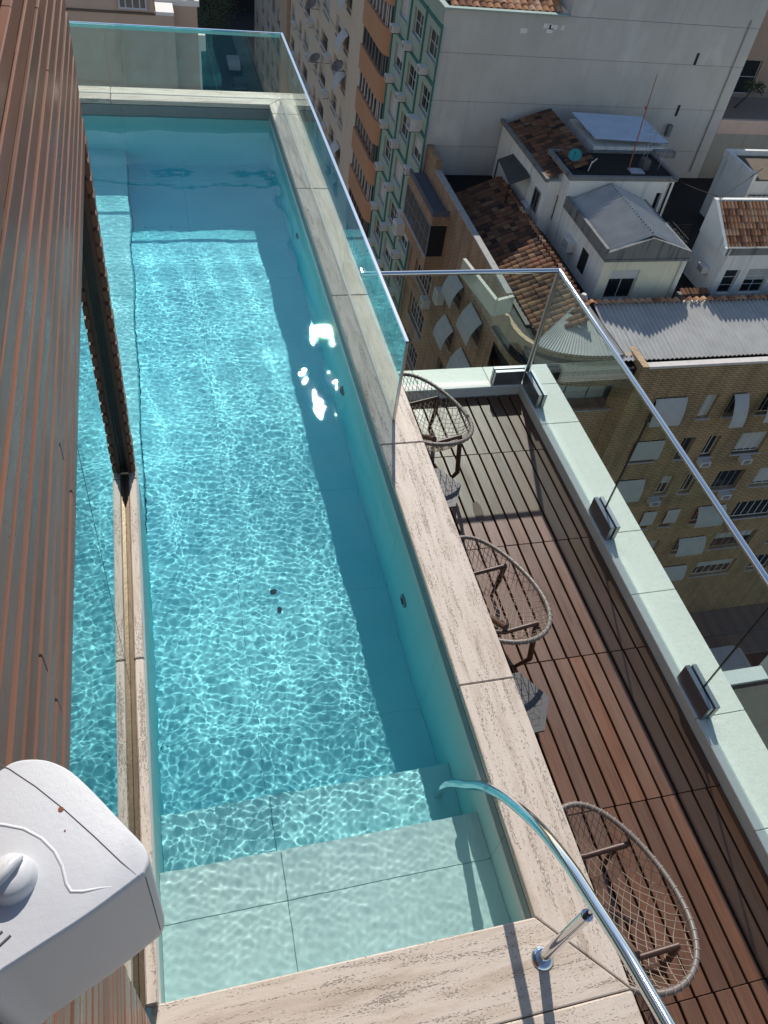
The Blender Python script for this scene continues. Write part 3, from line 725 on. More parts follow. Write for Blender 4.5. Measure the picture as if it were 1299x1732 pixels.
def window(parent, axis, val, a, c, z0, z1, recess=.18, nx=2, nz=1, fm=None, blind=None, sill=None, open_=0, awn=None):
    """frame with mullions > pane, sill, blind, awning; placed in its opening"""
    fm = fm or white_frame; w_, h_ = round(c - a, 3), round(z1 - z0, 3)
    key = ('w', w_, h_, nx, nz, fm.name)
    if key not in PROTO:
        m = MB(); f = .055; t_ = .05
        m.box((0, 0, 0), (f, t_, h_)).box((w_ - f, 0, 0), (w_, t_, h_)).box((f, 0, 0), (w_ - f, t_, f)).box((f, 0, h_ - f), (w_ - f, t_, h_))
        for i in range(1, nx): m.box((w_ * i / nx - .02, .004, f), (w_ * i / nx + .02, t_ - .004, h_ - f))
        for i in range(1, nz): m.box((f, .008, h_ * i / nz - .016), (w_ - f, t_ - .008, h_ * i / nz + .016))
        PROTO[key] = m.mesh('window', fm)
        PROTO[key, 'p'] = MB().box((f, .02, f), (w_ - f, .03, h_ - f)).mesh('pane', win_glass)
    rz = 0 if axis == 1 else -math.pi / 2
    o = (a, val + recess - .06, z0) if axis == 1 else (val + recess - .06, c, z0)
    wn = link('window', PROTO[key], parent, o, rz); child('pane', PROTO[key, 'p'], wn)
    if sill:
        k = ('s', w_, sill.name)
        if k not in PROTO: PROTO[k] = MB().box((-.08, -recess - .02, -.07), (w_ + .08, -.002, -.004)).mesh('sill', sill)
        child('sill', PROTO[k], wn)
    if blind is not None:   # roller blind behind the glass, let down by a share of the height
        k = ('b', w_, h_, round(blind, 2))
        if k not in PROTO: PROTO[k] = MB().box((.06, .034, h_ * (1 - blind)), (w_ - .06, .045, h_ - .06)).mesh('blind', awning_m)
        PROTO[key, 'c'] = PROTO.get((key, 'c'))
        b_ = child('blind', PROTO[k], wn); b_.location = (0, -.016, 0)
    if awn is not None:     # external canvas shade tilted outwards
        k = ('a', w_, h_, round(awn[0], 2), round(awn[1], 2))
        if k not in PROTO:
            m = MB(); n_ = 6; dep = awn[0]; ln = h_ * awn[1]; vs = []
            for i in range(n_ + 1):
                u = i / n_; y = -recess - .03 - dep * math.sin(u * 1.57); z = h_ + .02 - ln * (1 - math.cos(u * 1.57)) if False else h_ + .02 - ln * u ** 1.25
                vs += [(-.06, y, z), (w_ + .06, y, z), (-.06, y + .02, z - .01), (w_ + .06, y + .02, z - .01)]
            fs = []
            for i in range(n_):
                p = i * 4; q_ = p + 4
                fs += [(p, q_, q_ + 1, p + 1), (p + 2, p + 3, q_ + 3, q_ + 2), (p, p + 2, q_ + 2, q_), (p + 1, q_ + 1, q_ + 3, p + 3)]
            fs += [(0, 1, 3, 2), (n_ * 4, n_ * 4 + 2, n_ * 4 + 3, n_ * 4 + 1)]
            m.add(vs, fs)
            PROTO[k] = m.mesh('awning', awning_m)
        child('awning', PROTO[k], wn)
    return wn
def air_con(label, axis, val, u, z, w_=.62, d=.5, h_=.42, group=None, gap=.0, empty=False):
    """window air conditioner box: casing > grille slots, bracket"""
    root = thing('air_conditioner', label, 'air conditioner', (u, val, z) if axis == 1 else (val, u, z), group)
    root.rotation_euler[2] = 0 if axis == 1 else -math.pi / 2
    k = ('ac', w_, d, h_, empty)
    if k not in PROTO:
        m = MB()
        m.box((-w_ / 2, -d, 0), (w_ / 2, -.002, h_), 0, .015) if not empty else m.box((-w_ / 2, -d, h_ - .04), (w_ / 2, -.002, h_)).box((-w_ / 2, -d, 0), (-w_ / 2 + .04, -.002, h_ - .041)).box((w_ / 2 - .04, -d, 0), (w_ / 2, -.002, h_ - .041)).box((-w_ / 2 + .041, -d, 0), (w_ / 2 - .041, -.002, .03))
        PROTO[k] = m.mesh('casing', ac_white)
        g_ = MB()
        if not empty:
            for i in range(4): g_.box((-w_ * .34, -d - .006, h_ * (.2 + .17 * i)), (w_ * .34, -d + .002, h_ * (.2 + .17 * i) + .035))
        else: g_.box((-w_ / 2 + .05, -.08, .035), (w_ / 2 - .05, -.01, h_ - .05))
        PROTO[k, 'g'] = g_.mesh('grille', dark_slot)
        PROTO[k, 's'] = MB().box((-w_ / 2 + .05, -d + .06, -.05), (-w_ / 2 + .09, -.002, -.002)).box((w_ / 2 - .09, -d + .06, -.05), (w_ / 2 - .05, -.002, -.002)).mesh('bracket', dark_metal)
    for n_, kk in (('casing', k), ('grille', (k, 'g')), ('bracket', (k, 's'))): child(n_, PROTO[kk], root)
    return root
ORD = ['top', 'second', 'third', 'fourth', 'fifth', 'sixth', 'seventh', 'eighth', 'ninth', 'tenth', 'eleventh', 'twelfth']

# ------------------------------------------------------------------ green building with its blank party wall
gb = thing('green_building', 'tall green apartment block with dark green trim and a blank grey party wall', 'building', (25, 50, ZG))
XG = 15.8
gc = [(46.25, 48.30), (49.42, 51.55), (52.62, 54.72)]; gz = [-12.28 - 2.95 * i for i in range(10)]
ops = []
for i, z in enumerate(gz):
    for (a, c) in gc: ops.append((a + .12, c - .12, z, z + 1.38))
facade('wall', gb, 0, XG, 46, 55.75, ZG, -9.42, ops, .2, green_wall)
MB().box((XG + .5, 46.5, ZG), (XG + .4 + 19.3, 46.9, -15)).box((XG + .25, 46.02, -9.6), (23.0, 55.7, -9.55)).build('inner_slab', room_dark, gb)
MB().box((XG + .45, 46.3, ZG), (XG + .5, 55.7, -9.65)).build('room_back', room_dark, gb)
for i, z in enumerate(gz):
    for j, (a, c) in enumerate(gc):
        window(gb, 0, XG, a + .12, c - .12, z, z + 1.38, .2, 2, 2, white_frame, random.choice([None, .95, .6, None]), sill_m)
        MB().box((XG - .035, a - .02, z - .03), (XG - .002, a + .119, z + 1.42)) if False else None
# trims
for y in (45.93, 49.0, 52.12, 55.62): MB().box((XG - .07, y - .08, ZG), (XG - .002, y + .10, -10.2)).build('trim', green_trim, gb)
for i in range(10):
    z = -10.35 - 2.95 * i
    for a, c in ((46.04, 48.91), (49.11, 52.03), (52.23, 55.53)): MB().box((XG - .06, a, z - .1), (XG - .002, c, z + .10)).build('trim', green_trim, gb)
MB().box((XG - .08, 45.85, -9.418), (XG + .25, 55.75, -9.33)).box((XG + .251, 45.85, -9.418), (23.1, 46.2, -9.33)).build('coping', plaster('green_coping', (.32, .40, .36), .3), gb)
names = ['right', 'middle', 'left']
for i in range(8):
    for j, yy in enumerate((47.6, 51.3, 54.35)):
        z = gz[i] - .95
        e = (j == 0 and i == 1)
        air_con('white boxy air conditioner on the green facade, %s column, %s from the top' % (names[j], ORD[i]) if i else 'white boxy air conditioner on the green facade, topmost of the %s column' % names[j], 0, XG, yy - (0 if not e else .25), z - (.1 if e else 0), *((.85, .75, .7) if e else (.62, .52, .40)), group='air conditioners on the green facade', empty=e)
# party wall in horizontal plaster bays with shallow joints
PW = 46.0
zj = [-9.42, -11.55, -14.1, -16.7, -19.4, -22.5, ZG]
tops = {0: -9.42}
for a, c in zip(zj[:-1], zj[1:]):
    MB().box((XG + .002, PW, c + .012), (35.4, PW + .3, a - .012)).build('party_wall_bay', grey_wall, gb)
MB().box((XG + .02, PW + .012, ZG), (35.38, PW + .29, -9.44)).build('party_wall_core', mould, gb)
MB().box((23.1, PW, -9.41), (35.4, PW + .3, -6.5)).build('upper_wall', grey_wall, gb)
MB().box((35.402, PW + .02, ZG), (60, PW + .3, -15.5)).build('low_party_wall', plaster('low_wall', (.34, .33, .29), .35), gb)
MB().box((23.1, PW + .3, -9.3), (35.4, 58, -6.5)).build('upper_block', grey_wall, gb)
for (x, z) in ((1178, 100), (1146, 187)):
    p = P(x, z, 1, PW); MB().box((p.x - .09, PW - .012, p.z - .33), (p.x + .09, PW - .001, p.z + .33)).build('vent_slit', dark_slot, gb)
p = P(1132, 212, 1, PW); MB().box((p.x - .15, PW - .3, p.z - .6), (p.x + .1, PW - .002, p.z + .1)).build('wall_duct', mould, gb)
for (x, z, w_) in ((926, 44, .22), (936, 46, .25), (930, 52, .2), (886, 52, .2), (952, 47, .1)):
    p = P(x, z, 1, PW); MB().box((p.x - w_, PW - .006, p.z - .12), (p.x + w_, PW - .001, p.z + .12)).build('plaster_patch', white_wall, gb)

def roll(name, mats, parent, o, u, v, nu, nv, wv=.5, thick=.05, kind=None, lim=None, jit=.02):
    """courses of curved roof tiles; u along the eave, v up the slope. The first lim tiles nearest the camera are parts"""
    o, u, v = Vector(o), Vector(u), Vector(v); n = u.cross(v).normalized(); du, dv = u / nu, v / nv
    if n.z < 0: n = -n
    cells = [(i, j) for i in range(nu) for j in range(nv)]
    cells.sort(key=lambda c: (o + du * c[0] + dv * c[1] - Vector((0, 0, CAM_H))).length)
    stuff = MB(); protos = []
    def tile_mesh(mb, base, mi, jx=0):
        W = du * .96; Lg = dv * 1.12; a = base + n * (.012 + jx); vs = []
        for k in range(5):
            t_ = k / 4; hgt = n * (wv * du.length * .5 * math.sin(math.pi * t_))
            p = a + W * t_ + hgt; vs += [p + n * thick * .6, p + Lg]
        for k in range(5): vs.append(vs[2 * k] - n * thick * .9)
        fs = [(2 * k, 2 * k + 2, 2 * k + 3, 2 * k + 1) for k in range(4)] + [(10 + k, 11 + k, 2 * k + 2, 2 * k) for k in range(4)]
        mb.add(vs, fs, mi, False)
    for m in mats:
        mb = MB(); tile_mesh(mb, Vector((0, 0, 0)), 0); protos.append(mb.mesh(name, m))
    for q, (i, j) in enumerate(cells):
        base = o + du * i + dv * j; r = random.random(); mi = random.choices(range(len(mats)), [5, 3, 2, 1, 1][:len(mats)])[0]
        if lim is None or q < lim:
            ob = link(name, protos[mi], parent, base + n * random.uniform(0, jit)); ob.rotation_euler[2] = random.uniform(-jit, jit)
        else: tile_mesh(stuff, base, mi, random.uniform(0, jit))
    if stuff.v: tag(stuff.build(name + '_field', mats, parent), kind='stuff')
def corrugated(name, mt, parent, o, u, v, nsheet, amp=.055, wl=.22, gapz=.004, jit=.01):
    """sheets of corrugated metal laid side by side along u; ribs run along v"""
    o, u, v = Vector(o), Vector(u), Vector(v); n = u.cross(v).normalized()
    if n.z < 0: n = -n
    su = u / nsheet; cnt = max(3, int(su.length / wl)); m = MB(); vs = []; K = cnt * 4
    for i in range(K + 1):
        p = su * (i / K) + n * amp * math.sin(2 * math.pi * i / 4); vs += [p, p + v]
    m.add(vs, [(2 * i, 2 * i + 2, 2 * i + 3, 2 * i + 1) for i in range(K)])
    k = len(vs); m.add([Vector(q) - n * .012 for q in vs], [(2 * i, 2 * i + 1, 2 * i + 3, 2 * i + 2) for i in range(K)])
    m.add([vs[0], vs[2 * K], Vector(vs[2 * K]) - n * .012, Vector(vs[0]) - n * .012], [(0, 1, 2, 3)])
    me = m.mesh(name, mt)
    for s in range(nsheet): link(name, me, parent, o + su * s + n * (gapz * (s % 2) + random.uniform(0, jit)))
# its own little tiled roof behind the coping
roll('roof_tile', terracotta, gb, (16.3, 46.5, -9.45), (6.6, 0, 0), (0, 3.2, 1.3), 16, 8, lim=200)
# ------------------------------------------------------------------ orange building with curved ribbon bays
ob_ = thing('orange_building', 'orange apartment block with rounded balcony bays and ribbon windows', 'building', (17, 59, ZG))
XO = 15.5
def bay_outline(off=0, x=XO):
    pts = [(x - off, 62.9)]; r = 1.1
    pts += [(x - off, 57.2)]
    for k in range(1, 7):
        a = k / 6 * math.pi / 2.0; pts.append((x - off + (r + off) * (1 - math.cos(a)), 57.2 - (1.25) * math.sin(a)))
    pts += [(18.5, 55.95), (18.5, 62.9)]
    return pts
for i in range(-3, 9):
    z = -15.35 - 2.98 * i       # bottom of the spandrel
    MB().prism(bay_outline(0), z, z + 1.62).build('balcony_band', orange_wall, ob_)
    MB().prism(bay_outline(-.28), z + 1.622, z + 2.978).build('window_core', room_dark, ob_)
    ol_ = bay_outline(-.17); o2 = bay_outline(-.2); fm_ = white_frame if i % 2 == 0 else grey_frame
    if ('mul', fm_.name) not in PROTO: PROTO['mul', fm_.name] = MB().box((-.03, -.03, 0), (.03, .03, 1.35)).mesh('mullion', fm_)
    for s_ in range(len(ol_) - 3):
        (x0, y0), (x1, y1) = ol_[s_], ol_[s_ + 1]; L_ = math.hypot(x1 - x0, y1 - y0); cnt = max(1, round(L_ / .95))
        for q in range(cnt):
            t_ = q / cnt; link('mullion', PROTO['mul', fm_.name], ob_, (x0 + (x1 - x0) * t_, y0 + (y1 - y0) * t_, z + 1.625))
    gp = MB()
    for s_ in range(len(o2) - 3):
        (x0, y0), (x1, y1) = o2[s_], o2[s_ + 1]
        gp.slab([(x0, y0, z + 1.63), (x1, y1, z + 1.63), (x1, y1, z + 2.97), (x0, y0, z + 2.97)], .01)
    gp.build('ribbon_glass', win_glass, ob_)
    MB().prism([(x - .06 if x < 18 else x, y) for x, y in bay_outline(.0)], z + 1.60, z + 1.621).build('sill', sill_m, ob_) if False else None
MB().box((16.1, 55.8, ZG), (26, 62.9, -5.2)).build('wall', orange_wall, ob_)
# ------------------------------------------------------------------ beige building
bgb = thing('beige_building', 'long beige apartment block with many mixed windows beyond the orange bays', 'building', (20, 80, ZG))
MB().box((XG - .05, 63.0, ZG), (XG + 8, 67.5, -2)).build('blank_bay', beige_wall, bgb)
cols = [(68.4, 70.0, 'shade'), (71.3, 73.6, 'win'), (74.6, 75.6, 'ac'), (76.6, 79.6, 'wide'), (80.8, 82.2, 'win'), (83.4, 84.6, 'ac'), (85.8, 88.6, 'wide'), (90.0, 91.4, 'win'), (92.4, 93.4, 'ac'), (94.2, 96.4, 'wide')]
ops = []
rowz = [-13.6 - 2.95 * i for i in range(-2, 9)]
for z in rowz:
    for a, c, k in cols:
        if k != 'ac': ops.append((a, c, z, z + 1.5))
facade('wall', bgb, 0, XG + .1, 67.502, 97.2, ZG, -2, ops, .25, beige_wall)
MB().box((XG + .6, 67.6, ZG), (XG + 8, 97, -2.1)).build('inner_block', room_dark, bgb)
nA = 0
for ri, z in enumerate(rowz):
    for a, c, k in cols:
        if k == 'ac':
            if ri < 8 and random.random() < .8:
                nA += 1
                air_con('air conditioner on the beige facade, %s row of units, %s stack from the orange bays' % (ORD[ri], ORD[{74.6: 0, 83.4: 1, 92.4: 2}[a]].replace('top', 'first')), 0, XG + .1, (a + c) / 2, z + .2, .8, .55, .55, 'air conditioners on the beige facade')
            continue
        window(bgb, 0, XG + .1, a, c, z, z + 1.5, .25, 2 if k != 'wide' else 4, 1 + (k == 'win'), white_frame if k != 'wide' else grey_frame, random.choice([None, .9, .5]), sill_m, awn=(.7, .9) if (k == 'shade' and random.random() < .6) else None)
for zi in range(10):
    MB().box((XG - .02, 67.51, -14.5 - 2.95 * zi + 1.2), (XG + .098, 97.2, -14.5 - 2.95 * zi + 1.34)).build('string_course', beige_wall, bgb)
def dish(label, c, r, aim, mt, leg=.45):
    t = thing('satellite_dish', label, 'satellite dish', c); a = Vector(aim).normalized(); u = a.orthogonal().normalized(); w_ = a.cross(u); c = Vector(c) + Vector((0, 0, leg))
    m = MB(); seg = 20; rings = []
    for k in range(5):
        rr = r * k / 4; rings.append([c + a * (.3 * rr * rr / r) + (u * math.cos(q) + w_ * math.sin(q)) * rr for q in [2 * math.pi * j / seg for j in range(seg)]])
    vs = [p for g_ in rings for p in g_] + [p - a * .015 for g_ in rings for p in g_]; fs = []; n_ = 5 * seg
    for k in range(4):
        for j in range(seg):
            fs.append((k * seg + j, (k + 1) * seg + j, (k + 1) * seg + (j + 1) % seg, k * seg + (j + 1) % seg)); fs.append(tuple(x + n_ for x in fs[-1][::-1]))
    for j in range(seg): fs.append((4 * seg + j, n_ + 4 * seg + j, n_ + 4 * seg + (j + 1) % seg, 4 * seg + (j + 1) % seg))
    m.add(vs, fs, 0, True); m.build('reflector', mt, t)
    MB().tube([c, c - a * .08, c - Vector((0, 0, leg))], .022, 8).build('mast', dark_metal if mt is not white_frame else white_frame, t)
    MB().tube([c - u * r * .8 - Vector((0, 0, 0)), c + a * r * .9], .010, 6).tube([c + a * r * .85, c + a * r * 1.0], .03, 8).build('feed_arm', dark_metal, t)
    return t
for (lb, x, y) in (('dark dish by the shades high on the beige facade', 527, 15), ('grey dish beside the lower hanging shade of the beige facade', 571, 120), ('brown dish lower left on the beige facade, beside an air conditioner', 533, 106)):
    p = P(x, y, 0, XG - .55); d_ = dish(lb, tuple(p), .55, (-.4, -.2, .6), plain('dish_' + str(x), (.16, .14, .12), .7), .3)
    MB().tube([(XG + .1, p.y, p.z), (XG - .55, p.y, p.z)], .025, 6).build('wall_arm', dark_metal, d_)
# next block further on and the street end
nb_ = thing('brown_beige_block', 'narrow brownish block farther along the street canyon', 'building', (20, 110, ZG))
ops = []
for i in range(-2, 9):
    for a in (104, 108.5, 113, 118, 124): ops.append((a, a + 2.2, -13.8 - 3 * i - 3, -13.8 - 3 * i - 1.4))
MB().box((XG - .3, 97.25, ZG), (XG + 6, 101.8, -2)).build('corner_pier', plaster('pier_beige', (.42, .30, .22), .3), nb_)
facade('wall', nb_, 0, XG, 101.81, 128, ZG, -2, ops, .25, plaster('old_beige', (.36, .31, .26), .5))
MB().box((XG + .5, 101.9, ZG), (XG + 6, 128, -2.1)).build('inner_block', room_dark, nb_)
for (a, c, z0, z1) in ops: window(nb_, 0, XG, a, c, z0, z1, .25, 2, 1, grey_frame, random.choice([None, .8]), sill_m)
se = thing('street_end_building', 'pale block closing the far end of the dark street', 'building', (12, 150, ZG))
ops = []
for i in range(0, 8):
    for a in range(-2, 26, 4): ops.append((a, a + 2.4, -36 + 3 * i, -34.4 + 3 * i))
facade('wall', se, 1, 150, -6, 30, ZG + 4, -8, ops, .3, plaster('far_beige', (.38, .35, .30), .5))
MB().box((-6, 150.6, ZG), (30, 158, -8.2)).build('inner_block', room_dark, se)
for o in ops: window(se, 1, 150, *o, .3, 2, 1, grey_frame, random.choice([None, .7]), sill_m)
MB().box((0, 149, ZG + 3.6), (26, 150, ZG + 3.95)).build('canopy', beige_wall, se)
MB().box((10.6, 148.9, ZG + 2.6), (13.2, 148.99, ZG + 3.5)).build('shop_sign', plain('red_sign', (.25, .04, .03), .6), se)
# street tree: real branches and separate leaves
def tree(label, x, y, z0, h, r, nleaf, cat='tree', lm=None):
    t = thing('street_tree', label, cat, (x, y, z0))
    tr = MB().tube([(x, y, z0), (x + .1, y + .1, z0 + h * .45), (x, y, z0 + h * .75)], [.16, .11, .05], 8)
    tips = []
    for k in range(12):
        a = k * 2.4; e = Vector((x + math.cos(a) * r * random.uniform(.4, .8), y + math.sin(a) * r * random.uniform(.4, .8), z0 + h * random.uniform(.6, .95)))
        tr.tube([(x, y, z0 + h * (.35 + .03 * k)), e], [.06, .02], 5); tips.append(e)
    tr.build('trunk', trunk_m, t); cr = MB()
    for k in range(nleaf):
        c = random.choice(tips) + Vector((random.gauss(0, r * .3), random.gauss(0, r * .3), random.gauss(0, r * .25)))
        u = Vector((random.gauss(0, 1), random.gauss(0, 1), random.gauss(0, .6))).normalized() * .13; v = u.orthogonal().normalized() * .07
        cr.add([c - u, c + v, c + u, c - v], [(0, 1, 2, 3)])
    cr.build('crown', lm or leaf, t)
p = P(357, 60, 2, ZG + 4); tree('leafy tree on the far street corner beyond the glass screen', p.x, p.y, ZG, 9, 3.0, 2600)
# ------------------------------------------------------------------ pink block at the top left
pk = thing('pinkish_building', 'pinkish brown block with a white edged roof terrace beyond the pool', 'building', (-3, 30, ZG))
PY = 30.0
MB().box((-16, PY, ZG), (1.08, PY + 9, -5.70)).build('wall', pink_wall, pk)
MB().box((1.085, PY + 1.05, ZG), (1.90, PY + 9, -5.70)).build('side_wing', pink_wall, pk)
MB().box((.52, PY + .001, -5.698), (1.09, PY + 1.05, -5.60)).box((.52, PY + 1.051, -5.698), (1.98, PY + 1.4, -5.52)).build('terrace_coping', plaster('terrace_white', (.75, .73, .7), .15), pk)
MB().box((.50, PY + 1.41, -5.698), (1.7, PY + 9, -5.62)).build('terrace_floor', plaster('terrace_floor', (.75, .55, .45), .1), pk)
MB().box((1.72, PY + 1.41, -5.698), (1.90, PY + 9, -5.0)).build('terrace_parapet', plaster('terrace_white2', (.7, .66, .6), .15), pk)
MB().box((-16, PY + .02, -5.64), (.48, PY + 9, 2)).build('upper_wall', pink_wall, pk)
MB().box((-16, PY - .05, -5.698), (.49, PY + .019, -5.64)).build('ledge', plaster('ledge_dark', (.14, .11, .09), .2), pk)
wnd = window(pk, 1, PY - .10, -.62, .26, -5.55, -4.0, .06, 4, 1, plain('pale_blue_frame', (.45, .47, .55), .4), None, None)
MB().box((-.55, PY - .065, -5.50), (.19, PY - .055, -4.05)).build('shutter', plain('pale_blue_shutter', (.40, .42, .50), .5), pk)
for x, z in ((.31, -9.2), (.32, -10.0)): MB().box((x, PY - .14, z), (x + .16, PY - .002, z + .2)).build('wall_box', white_wall, pk)
for (z0, z1, w_) in ((-7.1, -6.6, .25), (-8.6, -7.1, .08), (-8.7, -8.6, .3), (-9.9, -9.3, .2)):
    MB().box((1.902, PY + 1.2, z0), (1.902 + w_, PY + 1.5, z1)).build('side_bracket', white_wall, pk)
# ------------------------------------------------------------------ tan brick building across the side street
bk = thing('brick_building', 'tan brick corner apartment block with canvas window shades and metal roof', 'building', (25, 30, ZG))
BY = 26.0; XB = 16.0
cols = [(20.75, 21.6, 2), (22.95, 24.6, 3), (25.85, 26.6, 2), (27.42, 28.15, 2), (29.45, 31.25, 4), (32.2, 35.2, 6), (36.6, 38.2, 3), (39.4, 42.2, 5)]
rz_ = [-21.6 - 2.92 * i for i in range(6)]
ops = []
spec = {}
for i, z in enumerate(rz_):
    for j, (a, c, n_) in enumerate(cols):
        if j == 0 and i in (0,): continue
        if a < 21.75: continue
        ops.append((a, c, z, z + 1.55)); spec[(i, j)] = 1
facade('front_wall', bk, 1, BY, 21.75, 60, ZG, -18.2, ops, .26, brick_w)
MB().box((22.2, BY + .55, ZG), (60, BY + .6, -18.5)).build('room_back', room_dark, bk)
cloth = {(0, 1): (.35, 1.0), (0, 2): None, (0, 3): (.75, 1.05), (0, 4): (.7, .95), (0, 5): (.6, .9), (1, 1): (.12, .8), (2, 1): (.3, .95), (2, 2): None, (3, 4): (.5, .85), (3, 2): (.1, .7), (3, 3): (.1, .7), (4, 4): (.45, .8), (5, 4): (.3, .8), (3, 1): (.3, .7)}
for i, z in enumerate(rz_):
    for j, (a, c, n_) in enumerate(cols):
        if (i, j) not in spec: continue
        aw = cloth.get((i, j)); bl = None
        if (i, j) == (0, 2): bl = .97
        elif aw is None: bl = random.choice([None, None, .5, .9])
        window(bk, 1, BY, a, c, z, z + 1.55, .26, n_, 1 if j != 4 else 1, white_frame if (i + j) % 3 else grey_frame, bl, sill_m, awn=aw)
MB().box((21.75, BY + .002, -18.198), (60, BY + .35, -18.06)).build('parapet_coping', plaster('coping_white', (.6, .56, .52), .4, (.1, .1, .1), 3), bk)
MB().box((21.40, BY, -18.4), (21.748, BY + 1.6, -18.05)).box((21.40, BY + .001, ZG), (21.748, BY + 1.6, -18.401)).build('return_wall', brick_w, bk)
# curved corner between the side facade and the front
def arc(n_=14):
    c = [Vector((16.0, 31.0)), Vector((16.25, 28.9)), Vector((17.3, 27.65)), Vector((19.1, 27.1)), Vector((21.4, 27.05))]
    out = []
    for i in range(len(c) - 1):
        p0, p1, p2, p3 = c[max(i - 1, 0)], c[i], c[i + 1], c[min(i + 2, len(c) - 1)]
        for k in range(4):
            u = k / 4; out.append(.5 * ((2 * p1) + (-p0 + p2) * u + (2 * p0 - 5 * p1 + 4 * p2 - p3) * u * u + (-p0 + 3 * p1 - 3 * p2 + p3) * u ** 3))
    return out + [c[-1]]
AR = arc()
def arcwall(z0, z1, nm, mt, parent, inset=0, i0=0, i1=None, thick=.25):
    pts = AR[i0:i1]; m = MB(); outer = []; inner = []
    for i, p in enumerate(pts):
        d = (pts[min(i + 1, len(pts) - 1)] - pts[max(i - 1, 0)]).normalized(); n_ = Vector((-d.y, d.x))
        outer.append(p + n_ * inset); inner.append(p + n_ * (inset + thick))
    k = len(pts); vs = [(q.x, q.y, z) for z in (z0, z1) for q in outer] + [(q.x, q.y, z) for z in (z0, z1) for q in inner]; fs = []
    for i in range(k - 1):
        fs += [(i, i + 1, k + i + 1, k + i), (2 * k + i + 1, 2 * k + i, 3 * k + i, 3 * k + i + 1), (k + i, k + i + 1, 3 * k + i + 1, 3 * k + i), (i + 1, i, 2 * k + i, 2 * k + i + 1)]
    fs += [(0, k, 3 * k, 2 * k), (k - 1, 3 * k - 1, 4 * k - 1, 2 * k - 1)]
    m.add(vs, fs); return m.build(nm, mt, parent)
arcwall(-19.0, -18.15, 'corner_wall', brick_w, bk)
arcwall(-19.5, -19.002, 'corner_recess', mould, bk, .45)
arcwall(-19.1, -19.003, 'canopy', black_roof, bk, -.35, thick=.8)
lvl = [-19.5 - 2.92 * i for i in range(8)]
for i, z in enumerate(lvl):
    arcwall(z - .45, z - .001, 'corner_wall', brick_w, bk)
    arcwall(z - 2.92, z - 2.05, 'corner_wall', brick_w, bk)
    arcwall(z - 2.05, z - .45, 'corner_wall', brick_w, bk, 0, 0, 3) if i else None
    arcwall(z - 2.048, z - .452, 'corner_wall', brick_w, bk, .001, 14) if i else None
    arcwall(z - 2.92, z - .001, 'balcony_back', plaster('cream_inside', (.46, .42, .35), .3) if i == 0 else room_dark, bk, 1.3 if i == 0 else .8)
    if i:
        mm = MB()
        for k in range(3, 15, 1): mm.box((AR[k].x - .03, AR[k].y + .12, z - 2.048), (AR[k].x + .03, AR[k].y + .18, z - .452))
        wn = mm.build('window', grey_frame, bk)
    else:
        pb = MB()
        for k in range(6, 16, 2):
            a_, c_ = AR[k], AR[min(k + 2, 16)]
            pb.slab([(a_.x + .04, a_.y + .95, z - 2.0), (c_.x - .04, c_.y + .95, z - 2.0), (c_.x - .04, c_.y + .95, z - .5), (a_.x + .04, a_.y + .95, z - .5)], .03)
        pb.build('curtain', awning_m, bk)
    arcwall(z - 2.05, z - 1.99, 'sill', sill_m, bk, -.06, thick=.1)
# the side facade on the street
cy_ = [(32.6, 34.6, 3), (36.0, 37.8, 3), (39.4, 39.9, 0)]
ops = []
for i in range(7):
    z = -21.55 - 2.92 * i
    for a, c in ((32.7, 34.5), (36.1, 37.7)): ops.append((a, c, z, z + 1.5))
    if i: ops.append((41.2, 44.6, z, z + 1.7))
facade('side_wall', bk, 0, XB, 31.0, 45.98, ZG, -17.25, ops, .26, brick_s)
MB().box((XB + .6, 31.0, ZG), (XB + .65, 45.9, -18.4)).build('room_back', room_dark, bk)
for i in range(7):
    z = -21.55 - 2.92 * i
    window(bk, 0, XB, 32.7, 34.5, z, z + 1.5, .26, 3, 1, grey_frame, None, sill_m, awn=(.6, .95) if i in (0, 1, 2, 4) else None)
    window(bk, 0, XB, 36.1, 37.7, z, z + 1.5, .26, 3, 1, grey_frame, None, sill_m, awn=(.55, .9) if i in (0, 1, 3) else None)
    if i: window(bk, 0, XB, 41.2, 44.6, z, z + 1.7, .26, 6, 2, white_frame, None, sill_m)
MB().box((XB + .002, 31, -17.248), (XB + .35, 43.9, -17.15)).build('parapet_coping', plaster('coping_grey', (.35, .34, .32), .5, (.06, .06, .06), 3), bk)
MB().box((XB + .002, 43.9, -17.24), (XB + .35, 45.98, -16.6)).build('parapet_end', brick_s, bk)
# projecting glazed bay with a small flat roof
MB().box((XB - 1.0, 40.3, -21.6), (XB - .002, 45.6, -20.7)).box((XB - 1.0, 40.3, -18.75), (XB - .002, 45.6, -18.2)).build('bay_wall', brick_s, bk)
MB().box((XB - .95, 40.35, -20.698), (XB - .002, 45.55, -18.752)).build('bay_core', room_dark, bk)
window(bk, 0, XB - 1.0, 40.32, 45.58, -20.69, -18.76, .03, 6, 2, grey_frame, None, sill_m)
MB().box((XB - 1.0, 40.3, -18.198), (XB - .9, 45.6, -17.9)).box((XB - .9, 40.3, -18.198), (XB - .002, 40.4, -17.9)).box((XB - .9, 40.401, -18.198), (XB - .002, 45.6, -18.15)).build('bay_roof', plaster('bay_lead', (.10, .11, .13), .4), bk)
air_con('grey air conditioner on the corner of the glazed brick bay', 0, XB - 1.0, 45.2, -21.9, .8, .6, .8)
air_con('pale air conditioner under the glazed brick bay, above the glass railing', 0, XB, 41.0, -24.6, .7, .5, .6)
air_con('lowest grey air conditioner beside the hanging shades of the brick side wall', 0, XB, 38.9, -22.9, .7, .5, .9)
for (x, y, lb) in ((937, 908, 0), (1068, 0, 0)): pass
